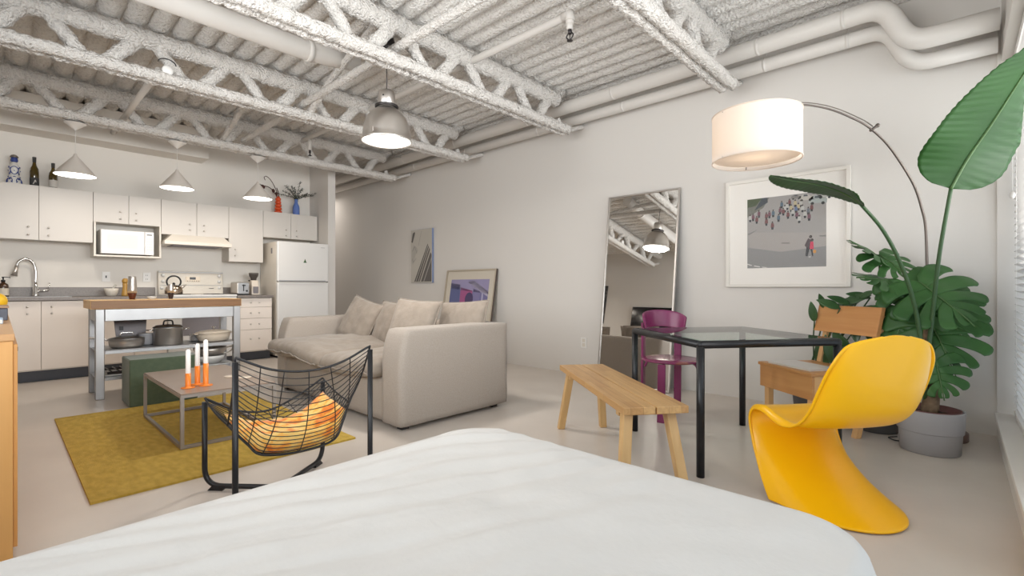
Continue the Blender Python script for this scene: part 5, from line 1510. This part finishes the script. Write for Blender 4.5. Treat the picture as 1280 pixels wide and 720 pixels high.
ink(c, M_, zz, B([(.62, .45), (.80, .45), (.80, .82), (.62, .86)]), (.21, .19, .36))
ink(c, M_, zz + .0002, B([(.34, .40), (.36, .62), (.44, .66), (.50, .60), (.62, .50), (.60, .40)]), (.52, .42, .52))
ink(c, M_, zz + .0003, ell(*B([(.53, .70)])[0], .085, .10, 16), (.07, .05, .13))
ink(c, M_, zz + .0003, B([(.86, .3), (.90, .3), (.88, .8), (.84, .8)]), (.40, .38, .55))
ink(c, M_, zz, B([(0, 0), (1, 0), (1, .42), (0, .42)]), (.13, .13, .25))
obj('print', c, None, t)
c = MB(); c.box((lw_ / 2 + .0004, -lh_ / 2, 0), (lw_ / 2 + .004, lh_ / 2, .03), None, M_); obj('frame_edge', c, X['edge_d'], t)

# ------------------------------------------------------------------ arc lamp
LB = Vector((-.135, 4.30)); LS = Vector((-.915, 3.19))
LF = (-math.sin(TH), math.cos(TH)); LR = (math.cos(TH), math.sin(TH))
al = thing('arc_lamp', 'arched floor lamp with a white drum shade over the glass table', 'floor lamp', (LB.x, LB.y, 0))
c = MB(); c.lathe([(.15, 0), (.155, .004), (.155, .05), (.148, .055), (.0, .056)], (LB.x + .032, LB.y, 0), 40); obj('base', c, X['marble'], al)
arc = [(0, .05), (.008, .5), (.024, 1.097), (.034, 1.405), (.059, 1.538), (.099, 1.671), (.167, 1.80), (.27, 1.952), (.381, 2.055), (.474, 2.103), (.579, 2.141), (.68, 2.158), (.778, 2.156), (.915, 2.131), (1.0, 2.10)]
apts = [Vector((LB.x + (LS.x - LB.x) * s, LB.y + (LS.y - LB.y) * s, z)) for s, z in arc]
ac = crv(apts, 8)
c = MB(); c.tube(ac, [.0092 - .0042 * i / (len(ac) - 1) for i in range(len(ac))], 10); obj('pole', c, X['brownmetal'], al)
c = MB(); off = Vector((.012, .012, .014)); k0 = int(len(ac) * .56); c.tube([p + off for p in ac[k0:]], .0035, 6)
p = ac[k0]; c.tube([p - Vector((0, 0, .015)), p + Vector((.035, .035, .02))], .009, 8); c.ball(p + Vector((.035, .035, .02)), .014, None, 8, 8)
obj('extension_rod', c, X['brownmetal'], al)
SZ0, SZH, SR = 1.785, .285, .25
c = MB(); c.lathe([(SR, SZ0), (SR, SZ0 + SZH)], (LS.x, LS.y, 0), 56, cap0=False, cap1=False); sh = obj('lamp_shade', c, X['linen'], al)
for zz in (SZ0, SZ0 + SZH):
    c = MB(); c.tube([(LS.x + SR * math.cos(2 * PI * i / 56), LS.y + SR * math.sin(2 * PI * i / 56), zz) for i in range(56)], .004, 6, None, closed=True); obj('shade_ring', c, X['linen'], sh)
c = MB(); c.lathe([(SR * .965, SZ0 + .022), (0, SZ0 + .022)], (LS.x, LS.y, 0), 48, cap0=False); obj('diffuser', c, X['linen'], sh)
c = MB()
for a in (0, 2.09, 4.19):
    c.tube([(LS.x, LS.y, SZ0 + SZH - .01), (LS.x + SR * math.cos(a), LS.y + SR * math.sin(a), SZ0 + SZH - .01)], .003, 6)
    c.tube([(LS.x + SR * .96 * math.cos(a), LS.y + SR * .96 * math.sin(a), SZ0 + .02), (LS.x + SR * math.cos(a), LS.y + SR * math.sin(a), SZ0 + .001)], .003, 6)
c.tube([(LS.x, LS.y, 2.10), (LS.x, LS.y, SZ0 + SZH - .01)], .008, 8)
obj('shade_carrier', c, X['brownmetal'], sh)
c = MB(); c.ball((LS.x, LS.y, SZ0 + .15), .035, None, 10, 12); obj('bulb', c, emit('warm_bulb', (1., .80, .58), 8.), al)

# ------------------------------------------------------------------ plants
def at(px, py, Y):
    """world point seen at photo position px, py standing at depth Y of the room"""
    a = (px - 640) / FOC
    d = Vector((LR[0] * a + LF[0], LR[1] * a + LF[1], (360 - py) / FOC))
    return Vector((0, 0, CAM_H)) + d * (Y / d.y)
def paddle_leaf(mid, across, w, m, nu=60, nv=14, fold=.25, ripple=.004, tail=.12, pw=.72):
    """broad leaf on a curved midrib; across = unit vector of its width at the base and tip"""
    mb = MB()
    C = crv(mid, 14)
    def fn(u, v):
        p = samp(C, u); q = samp(C, min(1, u + .02)); o = samp(C, max(0, u - .02))
        d = (q - o).normalized(); ac_ = across - d * across.dot(d); ac_.normalize()
        nrm = d.cross(ac_)
        b = 2 * v - 1
        prof_ = (max(0., math.sin(PI * min(1, u ** pw)))) ** .62
        if u < tail: prof_ *= (.35 + .65 * u / tail) if u > 0 else .0
        hw = w / 2 * prof_
        rp = ripple * math.sin(u * 150 + abs(b) * 5) * abs(b)
        return tuple(p + ac_ * hw * b + nrm * (hw * fold * abs(b) + rp))
    mb.grid(fn, nu, nv, m)
    return mb, C

bp_ = thing('bird_of_paradise', 'tall plant with two long-stemmed paddle leaves growing from the grey pot', 'plant', (-.13, 3.92, .25))
PX, PY = -.13, 3.91
root = Vector((PX, PY, .27))
# right stem and upright leaf
s2 = [root + Vector((0, 0, 0)), at(1157, 470, 3.88), at(1165, 400, 3.84), at(1174, 320, 3.78), at(1189, 234, 3.70)]
c = MB(); c.tube(crv(s2, 10), [.0135 - .004 * i / 40 for i in range(41)], 10); obj('stem', c, X['stem'], bp_)
mid = [at(1189, 236, 3.70), at(1211, 197, 3.66), at(1240, 155, 3.59), at(1269, 110, 3.50), at(1296, 68, 3.40), at(1318, 36, 3.30)]
lf_, C_ = paddle_leaf(mid, Vector((1, .30, .62)), .52, X['leaf'], 80, 20, .10, .003, .0, .60)
lf_.v = [(min(p[0], .25), p[1], p[2]) for p in lf_.v]
C_ = [Vector((min(p.x, .247), p.y, p.z)) for p in C_]
L_ = obj('leaf', lf_, None, bp_, solid=.0015)
c = MB(); c.tube([p + Vector((-.001, -.004, 0)) for p in C_], [.008 * (1 - .75 * i / (len(C_) - 1)) for i in range(len(C_))], 8); obj('midrib', c, X['midrib'], L_)
# left stem and horizontal leaf
s1 = [root + Vector((-.02, .01, 0)), at(1156, 480, 3.86), at(1147, 400, 3.80), at(1130, 340, 3.72), at(1105, 290, 3.62), at(1074, 253, 3.50)]
c = MB(); c.tube(crv(s1, 10), [.0135 - .004 * i / 50 for i in range(51)], 10); obj('stem', c, X['stem'], bp_)
mid = [at(1080, 258, 3.52), at(1066, 247, 3.47), at(1048, 238, 3.40), at(1020, 230, 3.26), at(985, 224, 3.08), at(963, 219, 2.96)]
lf_, C_ = paddle_leaf(mid, Vector((-.18, .98, -.03)), .30, X['leaf'], 70, 16, .16, .002)
L_ = obj('leaf', lf_, None, bp_, solid=.0015)
c = MB(); c.tube([p + Vector((0, 0, -.004)) for p in C_], [.007 * (1 - .75 * i / (len(C_) - 1)) for i in range(len(C_))], 8); obj('midrib', c, X['midrib'], L_)
c = MB(); c.tube(crv([root + Vector((.0, 0, -.03)), root + Vector((.01, 0, .10)), root + Vector((-.005, 0, .22)), root + Vector((-.012, 0, .36)), root + Vector((-.012, 0, .48))], 6), [.045 - .028 * i / 24 for i in range(25)], 12); obj('trunk', c, X['bark'], bp_)

gp = thing('grey_pot', 'round grey two-tier plastic pot holding the tallest plant', 'pot', (PX, PY, 0))
c = MB(); c.lathe([(.138, 0), (.145, .004), (.152, .125), (.1525, .128), (.159, .130), (.1595, .134), (.165, .252), (.165, .258), (.155, .258), (.150, .20), (.0, .2)], (PX, PY, 0), 44); obj('pot_body', c, X['potg'], gp)
c = MB(); c.lathe([(.148, .20), (.150, .262), (.145, .262), (.142, .205)], (PX, PY, 0), 40, cap0=False, cap1=False); obj('liner', c, X['pinkplastic'], gp)
c = MB(); c.lathe([(.141, .222), (.08, .232), (.0, .236)], (PX, PY, 0), 30, cap0=False); obj('soil', c, X['soil'], gp)

def monstera_leaf(base, tipd, face, size, m, sd=0, droop=.25, lobes=5):
    """split leaf: base point, direction to the tip, facing normal"""
    y = Vector(tipd).normalized(); n = Vector(face); n = (n - y * n.dot(y)).normalized(); x = y.cross(n)
    base = Vector(base); rs = random.Random(sd)
    mb = MB()
    def loc(px_, py_):
        z = -droop * (px_ * px_ * 1.3 + max(0, py_) ** 2 * .55) + .012 * math.sin(px_ * 17 + py_ * 9 + sd)
        return base + x * (px_ * size) + y * (py_ * size) + n * (z * size)
    for side in (-1, 1):
        cuts = [0] + [(k + rs.uniform(-.12, .12)) / lobes for k in range(1, lobes)] + [1]
        for k in range(lobes):
            s0, s1_ = cuts[k], cuts[k + 1]
            gap = .37 + rs.uniform(-.06, .10); start = rs.uniform(.28, .46)
            if k == 0: gap *= .6
            def fn(a, b, s0=s0, s1_=s1_, gap=gap, start=start):
                g = gap * (max(0, (a - start) / (1 - start)) ** .55 if a > start else 0)
                bb = .5 + (b - .5) * (1 - g)
                s_ = s0 + (s1_ - s0) * bb
                th = rad(152 - 140 * s_ ** .72) - .22 * a * a
                L_ = (.46 + .20 * math.sin(PI * min(1, s_ * .95 + .12))) * (1 - .38 * s_ ** 3)
                e = abs(2 * b - 1)
                L_ *= 1 - .10 * e ** 3
                r = a * L_
                my = .70 * s_ ** .9
                return tuple(loc(side * r * math.sin(th), my + r * math.cos(th) * .78))
            mb.grid(fn, 12, 7, m)
    pts = [loc(0, t) for t in (0, .2, .4, .6, .8, .95)]
    mb.tube([p + n * .002 for p in pts], .0028, 6, X['midrib'])
    return mb
def leafy(t, base, tipd, face, size, m, sd, stem_from, sag=.05, lobes=5, droop=.25):
    o = obj('leaf', monstera_leaf(base, tipd, face, size, m, sd, droop, lobes), None, t, solid=.001)
    a, b = Vector(stem_from), Vector(base)
    c = MB(); mid_ = a.lerp(b, .55) + Vector((0, 0, sag)); c.tube(crv([a, mid_, b], 8), .0055, 8); obj('stem', c, X['stem'], t)

mp_ = thing('monstera', 'large monstera with split leaves spreading behind the tallest plant', 'plant', (-.28, 4.12, .2))
MX, MY = -.42, 4.22
mr = Vector((MX, MY, .20))
hub = at(1150, 440, 4.10)
c = MB(); c.tube(crv([mr, mr.lerp(hub, .5) + Vector((0, 0, .05)), hub], 8), .013, 8); obj('trunk', c, X['bark'], mp_)
up = at(1100, 420, 4.15)
c = MB(); c.tube(crv([mr, at(1103, 430, 4.18), at(1101, 380, 4.18), at(1099, 318, 4.18)], 8), .0065, 8); obj('stem', c, X['stem'], mp_)
leafy(mp_, at(1148, 352, 3.97), at(1232, 410, 3.80) - at(1148, 352, 3.97), (.1, -.75, .65), .40, X['leafm'], 1, hub, .03)
leafy(mp_, at(1137, 375, 4.02), at(1105, 460, 3.90) - at(1137, 375, 4.02), (-.15, -.85, .5), .36, X['leafm'], 2, hub, .04)
leafy(mp_, at(1160, 395, 4.0), at(1195, 465, 3.85) - at(1160, 395, 4.0), (.15, -.95, .25), .42, X['leafm'], 3, hub, .02)
leafy(mp_, at(1099, 318, 4.18), at(1140, 345, 4.05) - at(1099, 318, 4.18), (.1, -.35, .9), .27, X['leafm'], 4, at(1100, 330, 4.18), .0)
leafy(mp_, at(1097, 320, 4.17), at(1073, 302, 4.05) - at(1097, 320, 4.17), (-.1, -.5, .8), .25, X['leafm'], 5, at(1100, 330, 4.18), .0)
leafy(mp_, at(1120, 352, 4.1), at(1088, 345, 3.95) - at(1120, 352, 4.1), (-.1, -.6, .75), .30, X['leafm'], 6, hub, .03)
leafy(mp_, at(1170, 452, 3.86), at(1182, 505, 3.80) - at(1170, 452, 3.86), (.1, -.97, .1), .24, X['leafm'], 7, hub, .03)
leafy(mp_, at(1130, 352, 4.05), at(1165, 400, 3.95) - at(1130, 352, 4.05), (.0, -.8, .6), .32, X['leafm'], 8, hub, .03)
leafy(mp_, at(1165, 372, 4.05), at(1205, 420, 3.95) - at(1165, 372, 4.05), (.1, -.8, .5), .36, X['leafm'], 9, hub, .03)
dp = thing('charcoal_pot', 'dark charcoal pot half hidden behind the yellow chair and plank chair', 'pot', (MX, MY, 0))
c = MB(); c.lathe([(.11, 0), (.118, .004), (.138, .21), (.138, .215), (.128, .215), (.124, .17), (0, .17)], (MX, MY, 0), 36); obj('pot_body', c, X['potd'], dp)
c = MB(); c.lathe([(.124, .185), (.0, .195)], (MX, MY, 0), 24, cap0=False); obj('soil', c, X['soil'], dp)

rp_ = thing('rubber_plant', 'bushy dark-leaved plant behind the backboard of the plank chair', 'plant', (-.85, 4.3, .2))
RX, RY = -.86, 4.40
rb = Vector((RX, RY, .2))
def oval_leaf(base, tipd, face, L, W, m, curl=.2):
    y = Vector(tipd).normalized(); n = Vector(face); n = (n - y * n.dot(y)).normalized(); x = y.cross(n); base = Vector(base)
    mb = MB()
    def fn(u, v):
        b = 2 * v - 1; hw = W / 2 * math.sin(PI * u ** .8) ** .75 if 0 < u < 1 else 0
        return tuple(base + y * (L * u) + x * (hw * b) + n * (-curl * L * u * u + .12 * hw * abs(b)))
    mb.grid(fn, 12, 6, m)
    return mb
rs = random.Random(5)
for k, (px_, py_, tx, ty, L_, W_l) in enumerate([(1018, 402, 1014, 378, .16, .06), (1030, 385, 1025, 368, .12, .05), (1045, 385, 1075, 372, .20, .09), (1055, 378, 1085, 368, .18, .08), (1050, 385, 1030, 377, .16, .07),
        (1072, 390, 1103, 388, .18, .10), (1088, 372, 1060, 366, .15, .06), (1095, 385, 1110, 372, .12, .07), (1075, 372, 1090, 364, .11, .05), (1062, 380, 1040, 371, .15, .06),
        (1025, 458, 1020, 420, .20, .06), (1032, 460, 1036, 425, .20, .06), (1040, 455, 1031, 415, .22, .07), (1052, 450, 1078, 425, .20, .10), (1060, 440, 1045, 420, .18, .09), (1085, 425, 1098, 405, .16, .08),
        (1068, 395, 1070, 420, .2, .08), (1095, 405, 1112, 415, .15, .07), (1050, 432, 1062, 448, .18, .09)]):
    Yk = 4.22 + rs.uniform(-.06, .10)
    b0 = at(px_, py_, Yk); b1 = at(tx, ty, Yk - .05)
    obj('leaf', oval_leaf(b0, b1 - b0, (rs.uniform(-.3, .3), -.8, .55), L_, W_l, X['leafd'], .12), None, rp_, solid=.001)
    if k < 17:
        c = MB(); c.tube(crv([rb + Vector((rs.uniform(-.05, .05), rs.uniform(-.03, .03), 0)), rb.lerp(b0, .6) + Vector((0, .02, .03)), b0], 6), .005, 6); obj('stem', c, X['stem'], rp_)
tp = thing('plant_pot', 'dark pot in the corner behind the plank chair legs', 'pot', (RX, RY, 0))
c = MB(); c.lathe([(.10, 0), (.11, .004), (.13, .20), (.135, .215), (.125, .215), (.12, .18), (0, .18)], (RX, RY, 0), 32); obj('pot_body', c, X['potd'], tp)
c = MB(); c.lathe([(.119, .19), (.0, .2)], (RX, RY, 0), 24, cap0=False); obj('soil', c, X['soil'], tp)

c = MB(); c.tube(crv([(-.30, 4.10, .006), (-.34, 4.04, .006), (-.30, 3.99, .006), (-.24, 4.03, .006), (-.20, 4.12, .006), (-.22, 4.30, .006), (-.30, 4.56, .006)], 8), .004, 6)
tag(obj('lamp_cord', c, X['black'], None, loc=(-.3, 4.1, 0)), 'black cord looped on the floor beside the grey pot', 'cord')

# ------------------------------------------------------------------ sideboard at the left, with things on it
sb = thing('sideboard', 'long honey veneer sideboard along the left edge of the photo', 'sideboard', (-3.7, -.25, 0))
SX0, SX1, SY0, SY1, SH = -4.9, -2.50, -.50, .034, .834
c = MB(); c.box((SX0, SY0, .001), (SX1, SY1, SH - .026)); obj('carcass', c, X['side'], sb, bevel=.002)
c = MB(); c.box((SX0 - .004, SY0, SH - .0255), (SX1 + .006, SY1 + .004, SH)); obj('top', c, X['sidet'], sb, bevel=.002)
for k in range(4):
    x = SX0 + .02 + k * .59
    c = MB(); c.box((x, SY1 + .0005, .05), (x + .58, SY1 + .012, SH - .04)); dd = obj('door', c, X['side'], sb, bevel=.002)
    c = MB(); c.box((x + .27, SY1 + .0125, SH - .09), (x + .31, SY1 + .018, SH - .075)); obj('handle', c, X['darkmetal'], dd)
rpz = SH + .0005
t = thing('record_player', 'dark box with a brown lid on the sideboard', 'record player', (-3.7, -.2, rpz))
c = MB(); c.box((-3.86, -.40, rpz), (-3.56, .030, rpz + .062)); obj('body', c, X['navy'], t, bevel=.003)
c = MB(); c.box((-3.865, -.403, rpz + .0625), (-3.555, .034, rpz + .072)); obj('lid', c, wood('brown_lid', (.28, .16, .09), (.33, .19, .1), 1), t, bevel=.002)
c = MB(); c.box((-3.42, -.30, rpz), (-3.22, .012, rpz + .022)); bk = thing('paperback', 'pale blue paperback book lying in front of the dark box', 'book', (-3.32, -.15, rpz)); 
obj('cover', c, X['lightblue'], bk, bevel=.003)
c = MB(); c.box((-3.415, -.297, rpz + .003), (-3.2185, .009, rpz + .019)); obj('pages', c, X['paper'], bk)
t = thing('table_lamp', 'small yellow globe lamp on the sideboard behind the dark box', 'lamp', (-4.2, -.05, rpz))
c = MB(); c.lathe([(.04, 0), (.04, .012), (.012, .016), (.012, .05)], (-4.25, -.015, rpz), 20); obj('base', c, X['black'], t)
c = MB(); c.ball((-4.25, -.015, rpz + .085), .052, None, 14, 18); obj('globe', c, X['ball'], t)
tv = thing('television', 'large black flat television above the sideboard, seen in the mirror', 'television', (-4.75, YF + .05, 1.05))
c = MB(); c.box((-5.33, YF + .005, 1.10), (-4.05, YF + .045, 1.86)); obj('housing', c, X['black'], tv, bevel=.004)
c = MB(); c.box((-5.32, YF + .0455, 1.112), (-4.06, YF + .0475, 1.85)); obj('screen', c, X['blackg'], tv)
t = thing('wall_poster', 'narrow dark patterned picture on the wall behind the television, seen in the mirror', 'picture', (-6.3, YF + .01, 1.3))
c = MB(); c.box((-6.55, YF + .002, 1.45), (-6.05, YF + .022, 2.35)); obj('canvas', c, mat('dark_poster', (.05, .05, .052), .6, col2=(.18, .18, .18), nscale=7, lo=.5, hi=.62), t)

# ------------------------------------------------------------------ light
wd = bpy.data.worlds.new('daylight'); sc.world = wd; wd.use_nodes = True
wd.node_tree.nodes['Background'].inputs['Color'].default_value = (.80, .90, 1., 1)
wd.node_tree.nodes['Background'].inputs['Strength'].default_value = 1.5

def area(name, loc, rot, sx, sy, power, col, shape='RECTANGLE', spread=180):
    d = bpy.data.lights.new(name, 'AREA'); d.energy = power; d.color = col
    d.shape = shape; d.size = sx
    if shape in ('RECTANGLE', 'ELLIPSE'): d.size_y = sy
    d.spread = rad(spread)
    o = bpy.data.objects.new(name, d); COL.link(o); o.location = loc; o.rotation_euler = rot
    return o
# skylight through the window bank in the right wall
area('window_daylight', (.62, 1.95, 1.90), (0, rad(91), 0), 1.2, 5.2, 50, (1., .975, .95), spread=64)
area('window_skylight', (.63, 1.75, 1.75), (0, rad(120), 0), 1.5, 5.0, 50, (1., .98, .96), spread=140)
# added fill light behind the invented window in the wall behind the bed
area('added_rear_fill', (-2.07, YF - .20, 1.78), (rad(90 + 12), 0, 0), 3.4, 1.6, 66, (1., .97, .94), spread=125)
# the lamps that are on, plus an added light in the passage
for y in CPY:
    area('cone_pendant_light', (TX[0], y, 2.70 - .562), (0, 0, 0), .30, .30, 6.5, (1., .90, .78), 'DISK')
area('bell_pendant_light', (bx, by, bz - .006), (0, 0, 0), .34, .34, 22, (1., .93, .85), 'DISK')
pl_ = bpy.data.lights.new('arc_lamp_light', 'POINT'); pl_.energy = 1.3; pl_.color = (1., .80, .58); pl_.shadow_soft_size = .05
area('passage_fill_light', (-9.3, 4.05, 2.8), (0, 0, 0), .9, .9, 8, (1., .92, .84), 'DISK')  # no fixture here: unseen light added to brighten the passage wall
po = bpy.data.objects.new('arc_lamp_light', pl_); COL.link(po); po.location = (LS.x, LS.y, SZ0 + .15)

# ------------------------------------------------------------------ render look
sc.view_settings.view_transform = 'Standard'
sc.view_settings.look = 'None'
sc.view_settings.gamma = 1
sc.view_settings.use_curve_mapping = False
sc.view_settings.exposure = 0.04
sc.cycles.use_denoising = True
sc.cycles.max_bounces = 10
sc.cycles.diffuse_bounces = 7
sc.cycles.glossy_bounces = 4
sc.cycles.transparent_max_bounces = 12
sc.cycles.sample_clamp_indirect = 6
sc.cycles.caustics_reflective = False
sc.cycles.caustics_refractive = False
